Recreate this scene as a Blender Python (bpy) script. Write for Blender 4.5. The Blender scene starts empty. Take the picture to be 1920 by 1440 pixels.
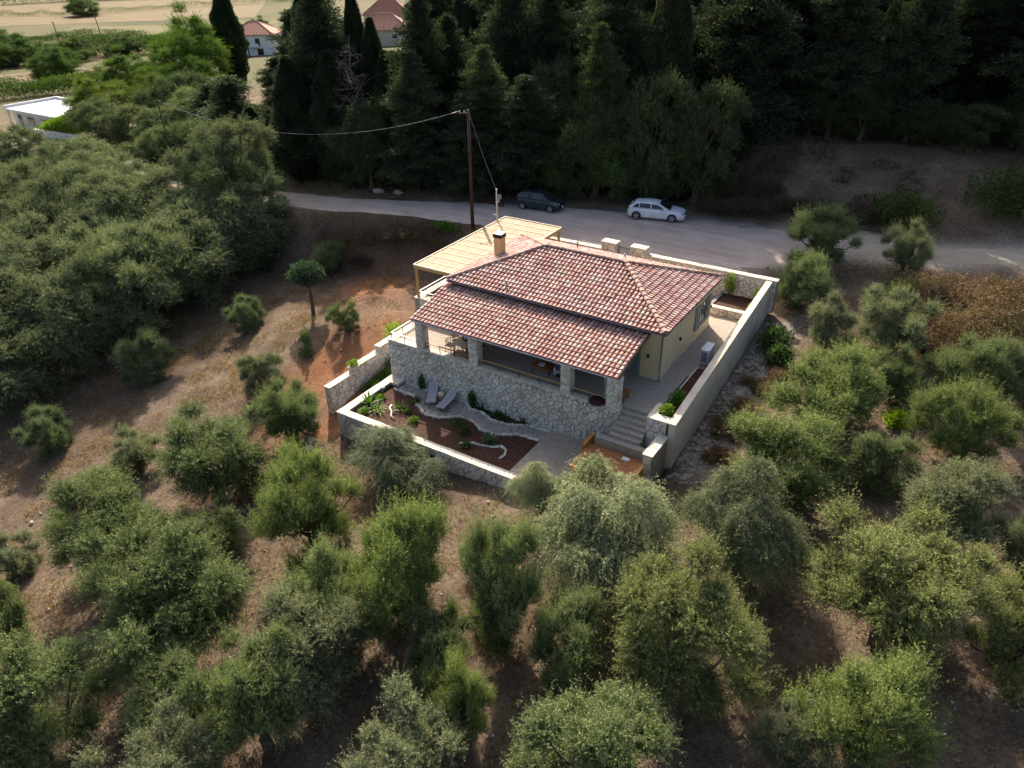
import bpy, math, random
import numpy as np
from mathutils import Vector, Matrix, Quaternion
R = math.radians
SC = bpy.context.scene
COL = SC.collection
# ------------------------------------------------------------------ camera
cam = bpy.data.cameras.new('camera'); cam_o = bpy.data.objects.new('camera', cam); COL.objects.link(cam_o)
cam.sensor_width = 36; cam.lens = 26.475; cam.clip_end = 6000; cam.clip_start = .5
YAW, PITCH, ROLL = -.5725, .5425, -.0155
fw = Vector((math.sin(YAW) * math.cos(PITCH), math.cos(YAW) * math.cos(PITCH), -math.sin(PITCH)))
rt = Vector((math.cos(YAW), -math.sin(YAW), 0)); up = rt.cross(fw)
rt2 = math.cos(ROLL) * rt + math.sin(ROLL) * up; up2 = -math.sin(ROLL) * rt + math.cos(ROLL) * up
m = Matrix((rt2, up2, -fw)).transposed().to_4x4(); m.translation = (26.004, -33.247, 20.992)
cam_o.matrix_world = m; SC.camera = cam_o
# ------------------------------------------------------------------ sky, sun, exposure
SUN_AZ, SUN_EL = -42.8, 35.5
world = bpy.data.worlds.new('World'); SC.world = world; world.use_nodes = True
wn = world.node_tree
sky = wn.nodes.new('ShaderNodeTexSky'); sky.sky_type = 'NISHITA'; sky.sun_disc = False
sky.sun_elevation = R(SUN_EL); sky.sun_rotation = R(SUN_AZ % 360); sky.dust_density = 5.0; sky.air_density = 1.0; sky.ozone_density = .8
wn.links.new(sky.outputs[0], wn.nodes['Background'].inputs[0]); wn.nodes['Background'].inputs[1].default_value = .112
sun = bpy.data.lights.new('sun', 'SUN'); sun.energy = 5.0; sun.angle = R(.55); sun.color = (1, .885, .755)
sun_o = bpy.data.objects.new('sun', sun); COL.objects.link(sun_o)
sd = Vector((math.sin(R(SUN_AZ)) * math.cos(R(SUN_EL)), math.cos(R(SUN_AZ)) * math.cos(R(SUN_EL)), math.sin(R(SUN_EL))))
sun_o.rotation_euler = sd.to_track_quat('Z', 'Y').to_euler(); sun_o.location = (-40, 45, 60)
vs = SC.view_settings; vs.view_transform = 'Standard'; vs.look = 'None'; vs.exposure = 1.05; vs.gamma = 1; vs.use_curve_mapping = False
cy = SC.cycles; cy.max_bounces = 4; cy.diffuse_bounces = 2; cy.glossy_bounces = 2; cy.transmission_bounces = 2; cy.transparent_max_bounces = 2; cy.use_adaptive_sampling = True; cy.adaptive_threshold = .03
cy.caustics_reflective = False; cy.caustics_refractive = False
ROAD = np.array([(-400, 60, -13, 2.2), (-130, 25, -5.5, 2.2), (-100, 23.5, -4.4, 2.2), (-70, 20, -3.2, 2.0), (-45, 16, -1.8, 2.0), (-30, 13.5, -.2, 2.0),
                 (-23, 13.6, .3, 2.0), (-16, 15.7, .5, 2.2), (-8, 17.9, .6, 3.2), (-4, 18.2, .6, 4.4), (0, 18.5, .6, 5.4), (8, 18.9, .6, 5.8),
                 (14, 21.3, .65, 4.4), (18.5, 25.0, .8, 2.3), (24, 24.9, .9, 1.7), (30, 28.0, 1.0, 1.7), (45, 31, 1.3, 1.7), (60, 34, 1.6, 1.7), (400, 60, 6, 1.7)])
def sm(a, b, x):
    t = np.clip((x - a) / (b - a), 0, 1)
    return t * t * (3 - 2 * t)
def terrain(x, y):
    x = np.asarray(x, float); y = np.asarray(y, float)
    xs = np.where(x < -25, -25 + (x + 25) * .25, np.minimum(x, 45))
    ys = np.clip(y, -40, 14)
    z = -3.17 + .077 * xs + .1 * ys + 1.6 * np.exp(-((x + 9.5) / 6.5) ** 2 - ((y - .5) / 7) ** 2)
    yr = np.interp(x, ROAD[:, 0], ROAD[:, 1]); zr = np.interp(x, ROAD[:, 0], ROAD[:, 2]); hw = np.interp(x, ROAD[:, 0], ROAD[:, 3])
    fw = sm(0, 4, y - yr)
    z = z * (1 - fw) + (zr + .15) * fw
    d = np.abs(y - yr) - hw
    w = 1 - sm(.2, 4.5, d)
    z = z * (1 - w) + zr * w
    z = z + sm(3, 7.5, x) * np.clip((y - yr - hw - 1.2) / 11, 0, 1) * 3.9 + .05 * np.clip(y - 45, 0, 120) * sm(-15, 15, x)
    r = np.hypot(x + 5, y - 5)
    z = z - .03 * np.clip(r - 75, 0, 400) * sm(25, -45, x)
    # built-up plots: ground is kept below floors
    def cut(z, x0, x1, y0, y1, lim):
        return np.where((x > x0) & (x < x1) & (y > y0) & (y < y1), np.minimum(z, lim), z)
    z = cut(z, -3.9, 16.2, 1.7, 12.9, -.6)
    z = cut(z, -2.0, 16.2, -3.4, 2.0, -.6)
    z = cut(z, -1.9, 16.0, -8.2, -3.3, -3.1)
    z = cut(z, -4.0, -1.9, -8.6, 1.7, -2.85)
    return z
# ------------------------------------------------------------------ helpers
def tag(o, label=None, cat=None, group=None, kind=None):
    for k, v in (('label', label), ('category', cat), ('group', group), ('kind', kind)):
        if v: o[k] = v
    return o
def empty(name, loc=(0, 0, 0), rz=0, label=None, cat=None, group=None):
    o = bpy.data.objects.new(name, None); COL.objects.link(o); o.empty_display_size = .3
    o.location = loc; o.rotation_euler = (0, 0, rz)
    return tag(o, label, cat, group)
def offs(p):
    v = Vector((0, 0, 0))
    while p is not None: v += Vector(p.location); p = p.parent
    return v
def link(name, me, mat, parent=None, loc=None):
    o = bpy.data.objects.new(name, me); COL.objects.link(o)
    if mat is not None and not me.materials: me.materials.append(mat)
    if parent is not None: o.parent = parent
    if loc is not None: o.location = loc
    return o
class MB:
    def __init__(s): s.v = []; s.f = []; s.a = []; s.r = 0.
    def add(s, vs, fs, r=None):
        n = len(s.v); s.v += [tuple(v) for v in vs]; s.f += [tuple(i + n for i in f) for f in fs]
        s.a += [s.r if r is None else r] * len(fs); return s
    def box(s, x0, x1, y0, y1, z0, z1, r=None):
        return s.add([(x0, y0, z0), (x1, y0, z0), (x1, y1, z0), (x0, y1, z0), (x0, y0, z1), (x1, y0, z1), (x1, y1, z1), (x0, y1, z1)],
                     [(0, 3, 2, 1), (4, 5, 6, 7), (0, 1, 5, 4), (1, 2, 6, 5), (2, 3, 7, 6), (3, 0, 4, 7)], r)
    def bar(s, p0, p1, w, h, r=None, upv=(0, 0, 1)):
        p0 = Vector(p0); p1 = Vector(p1); d = (p1 - p0).normalized(); u = Vector(upv)
        if abs(d.dot(u)) > .98: u = Vector((0, 1, 0))
        sx = d.cross(u).normalized() * w / 2; sz = sx.cross(d).normalized() * h / 2
        return s.add([p0 - sx - sz, p0 + sx - sz, p0 + sx + sz, p0 - sx + sz, p1 - sx - sz, p1 + sx - sz, p1 + sx + sz, p1 - sx + sz],
                     [(0, 1, 2, 3), (7, 6, 5, 4), (0, 4, 5, 1), (1, 5, 6, 2), (2, 6, 7, 3), (3, 7, 4, 0)], r)
    def path(s, pts, rad, n=6, r=None, cap=True):
        pts = [Vector(p) for p in pts]; k = len(pts)
        if not hasattr(rad, '__len__'): rad = [rad] * k
        vs, fs = [], []; prev = None
        for i, p in enumerate(pts):
            d = (pts[min(i + 1, k - 1)] - pts[max(i - 1, 0)]).normalized()
            a = Vector((0, 0, 1)) if abs(d.z) < .9 else Vector((1, 0, 0))
            if prev is not None: a = prev
            x = (a - d * a.dot(d)).normalized(); yv = d.cross(x); prev = x
            vs += [p + (x * math.cos(2 * math.pi * j / n) + yv * math.sin(2 * math.pi * j / n)) * rad[i] for j in range(n)]
        for i in range(k - 1):
            for j in range(n): fs.append((i * n + j, i * n + (j + 1) % n, (i + 1) * n + (j + 1) % n, (i + 1) * n + j))
        if cap: fs += [tuple(range(n - 1, -1, -1)), tuple(range((k - 1) * n, k * n))]
        return s.add(vs, fs, r)
    def lathe(s, prof, c=(0, 0, 0), n=16, r=None):
        vs, fs = [], []
        for (ra, z) in prof: vs += [(c[0] + ra * math.cos(2 * math.pi * j / n), c[1] + ra * math.sin(2 * math.pi * j / n), c[2] + z) for j in range(n)]
        for i in range(len(prof) - 1):
            for j in range(n): fs.append((i * n + j, i * n + (j + 1) % n, (i + 1) * n + (j + 1) % n, (i + 1) * n + j))
        fs.append(tuple(range((len(prof) - 1) * n, len(prof) * n)))
        return s.add(vs, fs, r)
    def rock(s, c, rx, ry, rz, rng, r=None):
        t = (1 + 5 ** .5) / 2
        b = [(-1, t, 0), (1, t, 0), (-1, -t, 0), (1, -t, 0), (0, -1, t), (0, 1, t), (0, -1, -t), (0, 1, -t), (t, 0, -1), (t, 0, 1), (-t, 0, -1), (-t, 0, 1)]
        F = [(0, 11, 5), (0, 5, 1), (0, 1, 7), (0, 7, 10), (0, 10, 11), (1, 5, 9), (5, 11, 4), (11, 10, 2), (10, 7, 6), (7, 1, 8), (3, 9, 4), (3, 4, 2), (3, 2, 6), (3, 6, 8), (3, 8, 9), (4, 9, 5), (2, 4, 11), (6, 2, 10), (8, 6, 7), (9, 8, 1)]
        a = rng.random() * 6; ca, sa = math.cos(a), math.sin(a)
        vs = []
        for v in b:
            k = rng.uniform(.75, 1.2) / 1.9
            x, y, z = v[0] * k * rx, v[1] * k * ry, v[2] * k * rz
            vs.append((c[0] + x * ca - y * sa, c[1] + x * sa + y * ca, c[2] + z))
        return s.add(vs, F, r)
    def mesh(s, name, off=(0, 0, 0), smooth=False):
        me = bpy.data.meshes.new(name)
        me.from_pydata([(v[0] - off[0], v[1] - off[1], v[2] - off[2]) for v in s.v], [], s.f)
        a = me.attributes.new('rnd', 'FLOAT', 'FACE'); a.data.foreach_set('value', s.a)
        if smooth: me.polygons.foreach_set('use_smooth', [True] * len(me.polygons))
        me.update(); return me
    def build(s, name, mat, parent=None, smooth=False, world=True):
        return link(name, s.mesh(name, offs(parent) if world else (0, 0, 0), smooth), mat, parent)
def part(name, mat, parent, *boxes, smooth=False, world=True):
    b = MB()
    for q in boxes: b.box(*q)
    return b.build(name, mat, parent, smooth, world)
def thing(name, loc, label, cat, group=None, rz=0): return empty(name, loc, rz, label, cat, group)
def copy_tree(o, parent=None):
    c = o.copy(); COL.objects.link(c)
    if parent is not None: c.parent = parent
    for ch in list(o.children): copy_tree(ch, c)
    return c
# ------------------------------------------------------------------ materials
class NT:
    def __init__(s, name):
        s.m = bpy.data.materials.new(name); s.m.use_nodes = True; s.t = s.m.node_tree; s.n = s.t.nodes; s.b = s.n['Principled BSDF']; s.out = s.n['Material Output']
    def N(s, typ, **kw):
        n = s.n.new('ShaderNode' + typ)
        for k, v in kw.items():
            if k.startswith('i_'):
                key = k[2:]; key = int(key) if key.isdigit() else key.replace('_', ' ')
                n.inputs[key].default_value = v
            else: setattr(n, k, v)
        return n
    def L(s, a, b): s.t.links.new(a, b)
    def noise(s, scale, detail=4, rough=.6, coord='Object', vec=None):
        n = s.N('TexNoise', i_Scale=scale, i_Detail=detail, i_Roughness=rough)
        if vec is None:
            c = s.N('TexCoord'); vec = c.outputs[coord]
        s.L(vec, n.inputs['Vector']); return n.outputs['Fac']
    def ramp(s, fac, stops):
        r = s.N('ValToRGB'); e = r.color_ramp.elements
        while len(e) < len(stops): e.new(.5)
        for k, (pos, c) in enumerate(stops): e[k].position = pos; e[k].color = (*c, 1) if len(c) == 3 else c
        s.L(fac, r.inputs[0]); return r.outputs[0]
    def mix(s, fac, a, b, mode='MIX'):
        n = s.N('Mix', data_type='RGBA', blend_type=mode)
        for sock, v in ((n.inputs[0], fac), (n.inputs[6], a), (n.inputs[7], b)):
            if hasattr(v, 'links'): s.L(v, sock)
            else: sock.default_value = v if not isinstance(v, tuple) else (*v, 1)[:4]
        return n.outputs[2]
    def math(s, op, a, b=0.):
        n = s.N('Math', operation=op)
        for sock, v in ((n.inputs[0], a), (n.inputs[1], b)):
            if hasattr(v, 'links'): s.L(v, sock)
            else: sock.default_value = v
        return n.outputs[0]
    def bump(s, h, strength=.3, dist=.02):
        b = s.N('Bump', i_Strength=strength, i_Distance=dist); s.L(h, b.inputs['Height']); s.L(b.outputs[0], s.b.inputs['Normal'])
    def col(s, c): s.L(c, s.b.inputs['Base Color'])
def plain(name, c1, c2=None, scale=3., rough=.75, bump=0., bscale=40., metal=0., spec=.3):
    t = NT(name); t.b.inputs['Roughness'].default_value = rough; t.b.inputs['Metallic'].default_value = metal
    t.b.inputs['Specular IOR Level'].default_value = spec
    c2 = c2 or tuple(v * .78 for v in c1)
    f = t.noise(scale, 5); t.col(t.ramp(f, [(.32, c2), (.68, c1)]))
    if bump: t.bump(t.noise(bscale, 4), bump)
    return t.m
def rndmat(name, stops, rough=.8, scale=9., amt=.35, bump=.3, bscale=45., spec=.3):
    """colour by a per-piece random number, broken up by noise"""
    t = NT(name); t.b.inputs['Roughness'].default_value = rough; t.b.inputs['Specular IOR Level'].default_value = spec
    a = t.N('Attribute', attribute_name='rnd'); oi = t.N('ObjectInfo')
    f = t.math('FRACT', t.math('ADD', a.outputs['Fac'], oi.outputs['Random']))
    c = t.ramp(f, stops)
    n = t.noise(scale, 5)
    t.col(t.mix(amt, c, t.ramp(n, [(.3, (.35, .32, .3)), (.7, (1.25, 1.2, 1.15))]), 'MULTIPLY'))
    if bump: t.bump(t.noise(bscale, 4), bump)
    return t.m
def leafmat(name, young, old, back, trans=.35, gloss=.08, trough=.4):
    t = NT(name); t.n.remove(t.b)
    a = t.N('Attribute', attribute_name='rnd'); oi = t.N('ObjectInfo')
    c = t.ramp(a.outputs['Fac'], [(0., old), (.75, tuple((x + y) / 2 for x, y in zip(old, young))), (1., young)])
    c = t.mix(1., c, oi.outputs['Color'], 'MULTIPLY')
    tc = t.N('TexCoord'); n = t.noise(.55, 3, .6, vec=tc.outputs['Object'])
    c = t.mix(.55, c, t.ramp(n, [(.3, (.55, .6, .55)), (.7, (1.3, 1.25, 1.1))]), 'MULTIPLY')
    g = t.N('NewGeometry')
    cb = t.mix(1., back, oi.outputs['Color'], 'MULTIPLY')
    cc = t.mix(g.outputs['Backfacing'], c, t.mix(.5, c, cb))
    d = t.N('BsdfDiffuse'); t.L(cc, d.inputs[0])
    tr = t.N('BsdfTranslucent'); t.L(t.mix(1., c, (1.15, 1.22, .75, 1), 'MULTIPLY'), tr.inputs[0])
    ms = t.N('MixShader', i_0=trans); t.L(d.outputs[0], ms.inputs[1]); t.L(tr.outputs[0], ms.inputs[2])
    gl = t.N('BsdfGlossy', i_Roughness=trough); gl.inputs[0].default_value = (.8, .85, .8, 1)
    m2 = t.N('MixShader', i_0=gloss); t.L(ms.outputs[0], m2.inputs[1]); t.L(gl.outputs[0], m2.inputs[2])
    t.L(m2.outputs[0], t.out.inputs[0]); return t.m
M = {}
M['plaster'] = plain('ochre_plaster', (.66, .51, .31), (.60, .455, .275), 1.2, .9, .15, 60)
M['chim'] = plain('chimney_render', (.62, .43, .24), None, 2, .9, .1)
M['tile'] = rndmat('roof_tile_clay', [(0, (.46, .25, .21)), (.25, (.52, .305, .26)), (.42, (.42, .215, .18)), (.58, (.56, .36, .31)), (.78, (.59, .42, .37)), (.9, (.62, .48, .43)), (1, (.49, .28, .225))], .75, 1.1, .45, .25)
M['deck'] = plain('roof_deck_clay', (.20, .085, .06), (.13, .055, .045), 6, .85)  # darker than the tiles, standing in for shade in the channels between them
M['ridge'] = rndmat('ridge_tile_clay', [(0, (.42, .26, .20)), (.5, (.55, .38, .31)), (1, (.36, .2, .16))], .8, 14, .5, .3)
M['stone'] = rndmat('rubble_limestone', [(0, (.62, .60, .56)), (.35, (.74, .72, .68)), (.55, (.55, .52, .47)), (.72, (.69, .67, .63)), (.88, (.60, .51, .42)), (.95, (.46, .38, .32)), (1, (.72, .70, .66))], .9, 7, .5, .5, 30)
M['mortar'] = plain('lime_mortar', (.30, .28, .245), (.20, .185, .165), 5, .95, .4)
M['cap'] = plain('limestone_coping', (.66, .59, .48), (.50, .44, .35), 1.8, .9, .35, 20)
M['conc'] = plain('board_marked_concrete', (.60, .55, .47), (.46, .42, .355), .9, .92, .2, 12)
M['pav'] = rndmat('paving_stone', [(0, (.31, .28, .25)), (.4, (.39, .35, .30)), (.7, (.34, .29, .24)), (1, (.44, .40, .35))], .9, 6, .5, .4)
M['soil'] = plain('red_brown_soil', (.085, .036, .022), (.035, .018, .012), 5, .97, 1., 14)
M['wood'] = plain('pergola_timber', (.56, .34, .14), (.44, .25, .09), 3, .65, .15)
M['woodtop'] = plain('pale_timber', (.72, .60, .44), (.62, .49, .34), 3, .65)
M['reed'] = rndmat('reed_matting', [(0, (.42, .315, .205)), (.5, (.49, .385, .26)), (1, (.37, .27, .17))], .8, 6, .4, .2)
M['brownwood'] = plain('brown_hardwood', (.33, .14, .05), (.22, .085, .03), 3, .55, .1)
M['orangewood'] = plain('oiled_cedar', (.52, .22, .06), (.40, .15, .035), 4, .5, .1)
M['darkmet'] = plain('dark_bronze_metal', (.035, .03, .03), None, 5, .45, 0, metal=.3)
M['whitemet'] = plain('pale_lacquered_metal', (.62, .58, .60), None, 5, .4)
M['zinc'] = plain('zinc_gutter', (.22, .24, .27), (.17, .18, .21), 4, .4, metal=.4)
M['gutterw'] = plain('white_gutter', (.66, .64, .68), None, 5, .4)
M['black'] = plain('black_metal', (.012, .012, .014), None, 5, .5)
M['shutter'] = plain('grey_green_shutter', (.23, .27, .25), (.18, .21, .2), 3, .6)
M['shadeglass'] = plain('window_glass', (.02, .025, .03), None, 3, .08, spec=.6)
M['ac'] = plain('white_enamel', (.66, .68, .70), None, 3, .45)
M['fabric'] = plain('grey_sling_fabric', (.40, .38, .42), None, 8, .9)
M['bark'] = plain('olive_bark', (.13, .10, .075), (.06, .047, .036), 5, .95, .8, 14)
M['bark2'] = plain('conifer_bark', (.07, .05, .038), (.035, .026, .02), 4, .95, .8, 14)
M['grey_twig'] = plain('dead_grey_wood', (.13, .11, .095), (.08, .068, .058), 4, .95)
M['pole'] = plain('creosoted_pole', (.085, .045, .032), (.05, .028, .02), 4, .9, .3)
M['olive'] = leafmat('olive_leaf', (.31, .37, .165), (.034, .053, .029), (.23, .255, .19), .28, .015, .55)  # light tips and dark bases also put sunlit tops and shaded cores into colour
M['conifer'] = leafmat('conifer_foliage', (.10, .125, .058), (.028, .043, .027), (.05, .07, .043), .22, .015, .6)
M['broad'] = leafmat('broad_leaf', (.20, .30, .03), (.07, .13, .018), (.12, .17, .05), .4, .03, .55)
M['drygrass'] = leafmat('dry_grass_blade', (.46, .34, .18), (.24, .165, .09), (.35, .25, .14), .3, .02, .6)
M['drybush'] = leafmat('dry_shrub', (.30, .225, .16), (.13, .098, .072), (.22, .17, .12), .25, .02, .6)
M['flower'] = leafmat('magenta_bract', (.50, .02, .22), (.40, .01, .16), (.4, .03, .2), .4, .02)
# ------------------------------------------------------------------ ground, road, fields
rs = np.random.RandomState(7)
def grow(a, b, step, far, k=1.14):
    c = list(np.arange(a, b + 1e-6, step)); lo, hi = [], []
    x, s = a, step
    while x > -far: s *= k; x -= s; lo.append(x)
    x, s = b, step
    while x < far: s *= k; x += s; hi.append(x)
    return np.array(lo[::-1] + c + hi)
def grid_mesh(name, X, Y, Z, attr=None):
    ny, nx = X.shape
    me = bpy.data.meshes.new(name)
    i = np.arange(nx * ny).reshape(ny, nx)
    q = np.stack([i[:-1, :-1], i[:-1, 1:], i[1:, 1:], i[1:, :-1]], -1).reshape(-1, 4)
    me.vertices.add(nx * ny); me.vertices.foreach_set('co', np.stack([X, Y, Z], -1).astype(np.float32).ravel())
    me.loops.add(q.size); me.loops.foreach_set('vertex_index', q.ravel().astype(np.int32))
    me.polygons.add(len(q)); me.polygons.foreach_set('loop_start', np.arange(0, q.size, 4, dtype=np.int32))
    me.update(calc_edges=True); me.validate()
    if attr is not None:
        a = me.attributes.new('zone', 'FLOAT_COLOR', 'POINT'); a.data.foreach_set('color', attr.astype(np.float32).reshape(-1, 4).ravel())
    me.polygons.foreach_set('use_smooth', np.ones(len(me.polygons), bool)); return me
def vnoise(x, y, s, seed=0):
    """smooth value noise, vectorised"""
    r = np.random.RandomState(seed).rand(64, 64); x = x / s; y = y / s
    xi, yi = np.floor(x).astype(int), np.floor(y).astype(int); fx, fy = x - xi, y - yi
    fx = fx * fx * (3 - 2 * fx); fy = fy * fy * (3 - 2 * fy)
    g = lambda a, b: r[a % 64, b % 64]
    return (g(xi, yi) * (1 - fx) + g(xi + 1, yi) * fx) * (1 - fy) + (g(xi, yi + 1) * (1 - fx) + g(xi + 1, yi + 1) * fx) * fy
gx = grow(-46, 44, .45, 2600, 1.13); gy_ = grow(-36, 46, .45, 2600, 1.13)
X, Y = np.meshgrid(gx, gy_)
Z = terrain(X, Y)
yr = np.interp(X, ROAD[:, 0], ROAD[:, 1]); hw = np.interp(X, ROAD[:, 0], ROAD[:, 3])
droad = np.abs(Y - yr) - hw
near = np.exp(-(np.hypot(X, Y) / 70) ** 2)
off_road = sm(.1, 1.2, droad)
Z = Z + near * off_road * ((vnoise(X, Y, 2.2, 1) - .5) * .22 + (vnoise(X, Y, .8, 2) - .5) * .12 + (rs.rand(*X.shape) - .5) * .05)
red = np.exp(-((X + 6.3) / 2.6) ** 2 - ((Y + 3.0) / 5.5) ** 2) * 1.3 + np.exp(-((X + 12.5) / 3.0) ** 2 - ((Y - 7.5) / 3.5) ** 2) * 1.1
red = np.clip(red * (.55 + .9 * vnoise(X, Y, 1.7, 3)), 0, 1) * sm(-3.2, -3.9, X)
red = np.maximum(red, ((X > -4) & (X < -1.9) & (Y > -9) & (Y < -4.5)) * .7)
pale = np.clip(sm(2.2, 0, droad) * .7 * (vnoise(X, Y, 1.3, 4) + .35), 0, 1) * sm(-8, 12, X)
pale = np.maximum(pale, np.clip(np.exp(-((X - 17.5) / .9) ** 2) * sm(-5, -1, Y) * sm(14, 9, Y) * 1.4 * (vnoise(X, Y, .7, 5) + .2), 0, 1))
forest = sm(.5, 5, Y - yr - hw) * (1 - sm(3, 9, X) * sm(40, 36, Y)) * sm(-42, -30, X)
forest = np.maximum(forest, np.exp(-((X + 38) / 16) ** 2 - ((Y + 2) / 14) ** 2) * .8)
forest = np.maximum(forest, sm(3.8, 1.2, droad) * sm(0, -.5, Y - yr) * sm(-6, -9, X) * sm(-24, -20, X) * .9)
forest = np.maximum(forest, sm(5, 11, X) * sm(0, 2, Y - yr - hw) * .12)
field = sm(95, 150, np.hypot(X, Y)) * sm(20, -40, X)
zone = np.stack([red, pale, np.clip(forest, 0, 1), field], -1)
t = NT('dry_earth'); t.b.inputs['Roughness'].default_value = .97; t.b.inputs['Specular IOR Level'].default_value = .1
za = t.N('Attribute', attribute_name='zone'); sp = t.N('SeparateColor'); t.L(za.outputs['Color'], sp.inputs[0])
n1 = t.noise(.35, 6, .65); n2 = t.noise(4.5, 6, .7); n3 = t.noise(22, 3, .7)
base = t.ramp(n1, [(.3, (.088, .063, .047)), (.5, (.155, .114, .083)), (.72, (.25, .19, .138))])
base = t.mix(.75, base, t.ramp(n2, [(.3, (.28, .26, .25)), (.5, (.95, .95, .95)), (.72, (1.45, 1.4, 1.3))]), 'MULTIPLY')
base = t.mix(.6, base, t.ramp(n3, [(.3, (.45, .42, .4)), (.65, (1.25, 1.25, 1.2))]), 'MULTIPLY')
redc = t.ramp(n2, [(.3, (.19, .085, .042)), (.7, (.32, .155, .078))])
palec = t.ramp(n2, [(.3, (.30, .26, .21)), (.7, (.58, .53, .46))])
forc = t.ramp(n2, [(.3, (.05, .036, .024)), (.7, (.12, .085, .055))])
fldc = t.ramp(t.noise(.012, 4, .6), [(.35, (.06, .07, .026)), (.5, (.095, .09, .042)), (.65, (.125, .102, .056))])
fldc = t.mix(.5, fldc, t.ramp(t.noise(.25, 5, .7), [(.3, (.6, .62, .6)), (.7, (1.2, 1.2, 1.1))]), 'MULTIPLY')
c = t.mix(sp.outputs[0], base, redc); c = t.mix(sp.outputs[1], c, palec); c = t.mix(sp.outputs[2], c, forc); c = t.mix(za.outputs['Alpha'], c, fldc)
t.col(c); t.bump(t.math('ADD', n2, n3), .8, .06)
M['earth'] = t.m
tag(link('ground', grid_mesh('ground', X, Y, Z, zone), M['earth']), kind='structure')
# road: a strip laid 3 cm above the ground it follows
rx = np.arange(-128, 62, .6); k = np.linspace(-1, 1, 15)
RXX, KK = np.meshgrid(rx, k, indexing='ij')
ryy = np.interp(RXX, ROAD[:, 0], ROAD[:, 1]); rhw = np.interp(RXX, ROAD[:, 0], ROAD[:, 3])
jit = 1 + (vnoise(RXX, KK * 0 + np.sign(KK) * 9, 1.1, 9) - .5) * .22 * (np.abs(KK) > .98)
RY = np.maximum(ryy + KK * rhw * jit, np.where((RXX > -4) & (RXX < 16.2), 13.03, -99))
RZ = terrain(RXX, RY) + .03 + (vnoise(RXX, RY, 1.6, 11) - .5) * .03 - .05 * (np.abs(KK) > .98)
rzone = np.stack([np.zeros_like(RXX), np.clip(sm(13, 20, RXX) + sm(-14, -22, RXX) * .35 + .5 * sm(.72, .95, KK) * vnoise(RXX, RY, 1.5, 12), 0, 1), np.zeros_like(RXX), np.zeros_like(RXX)], -1)
t = NT('gravel_road'); t.b.inputs['Roughness'].default_value = .95; t.b.inputs['Specular IOR Level'].default_value = .1
za = t.N('Attribute', attribute_name='zone'); sp = t.N('SeparateColor'); t.L(za.outputs['Color'], sp.inputs[0])
n1 = t.noise(.5, 6, .65); n2 = t.noise(9, 5, .7)
mp = t.N('Mapping'); mp.inputs['Scale'].default_value = (.12, 1.6, 1); tc = t.N('TexCoord'); t.L(tc.outputs['Object'], mp.inputs[0])
n4 = t.noise(1., 5, .6, vec=mp.outputs[0])
g = t.ramp(n1, [(.3, (.41, .335, .295)), (.7, (.54, .45, .405))])
g = t.mix(.5, g, t.ramp(n4, [(.35, (.72, .7, .66)), (.6, (1.12, 1.1, 1.06))]), 'MULTIPLY')
g = t.mix(.6, g, t.ramp(n2, [(.3, (.65, .65, .66)), (.7, (1.25, 1.22, 1.2))]), 'MULTIPLY')
pc = t.ramp(n1, [(.3, (.30, .26, .205)), (.7, (.42, .37, .30))])
pc = t.mix(.6, pc, t.ramp(n2, [(.3, (.6, .58, .55)), (.7, (1.2, 1.2, 1.2))]), 'MULTIPLY')
t.col(t.mix(sp.outputs[1], g, pc)); t.bump(n2, .6, .03)
M['gravel'] = t.m
tag(link('road', grid_mesh('road', RXX.T, RY.T, RZ.T, np.transpose(rzone, (1, 0, 2))), M['gravel']), kind='structure')
# far fields: sheets that follow the ground
def field_sheet(x0, y0, x1, y1, wid, cols, sc):
    d = np.array([x1 - x0, y1 - y0]); n = np.array([-d[1], d[0]]) / np.hypot(*d)
    a, b = np.meshgrid(np.linspace(0, 1, 40), np.linspace(0, 1, 24))
    FX = x0 + d[0] * a + n[0] * wid * b; FY = y0 + d[1] * a + n[1] * wid * b
    t = NT('field_crop'); t.b.inputs['Roughness'].default_value = .95; t.b.inputs['Specular IOR Level'].default_value = .1
    mp = t.N('Mapping'); mp.inputs['Rotation'].default_value = (0, 0, -math.atan2(d[1], d[0])); mp.inputs['Scale'].default_value = (.02, .3, 1)
    tc = t.N('TexCoord'); t.L(tc.outputs['Object'], mp.inputs[0])
    c = t.ramp(t.noise(sc, 5, .65, vec=mp.outputs[0]), [(.3, cols[0]), (.7, cols[1])])
    t.col(t.mix(.5, c, t.ramp(t.noise(.08, 6, .7), [(.3, (.7, .72, .7)), (.7, (1.2, 1.15, 1.1))]), 'MULTIPLY'))
    o = link('field', grid_mesh('field', FX, FY, terrain(FX, FY) + .12), t.m); tag(o, kind='structure')
field_sheet(-250, 85, -215, 175, 75, ((.125, .095, .05), (.155, .12, .066)), 1)
field_sheet(-400, 150, -290, 215, 0.1 + 110, ((.10, .098, .04), (.135, .125, .054)), 1)
field_sheet(-560, 170, -400, 330, 190, ((.135, .105, .056), (.165, .13, .072)), 1)
field_sheet(-175, 45, -170, 95, 45, ((.13, .098, .06), (.16, .12, .076)), 1)
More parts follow.
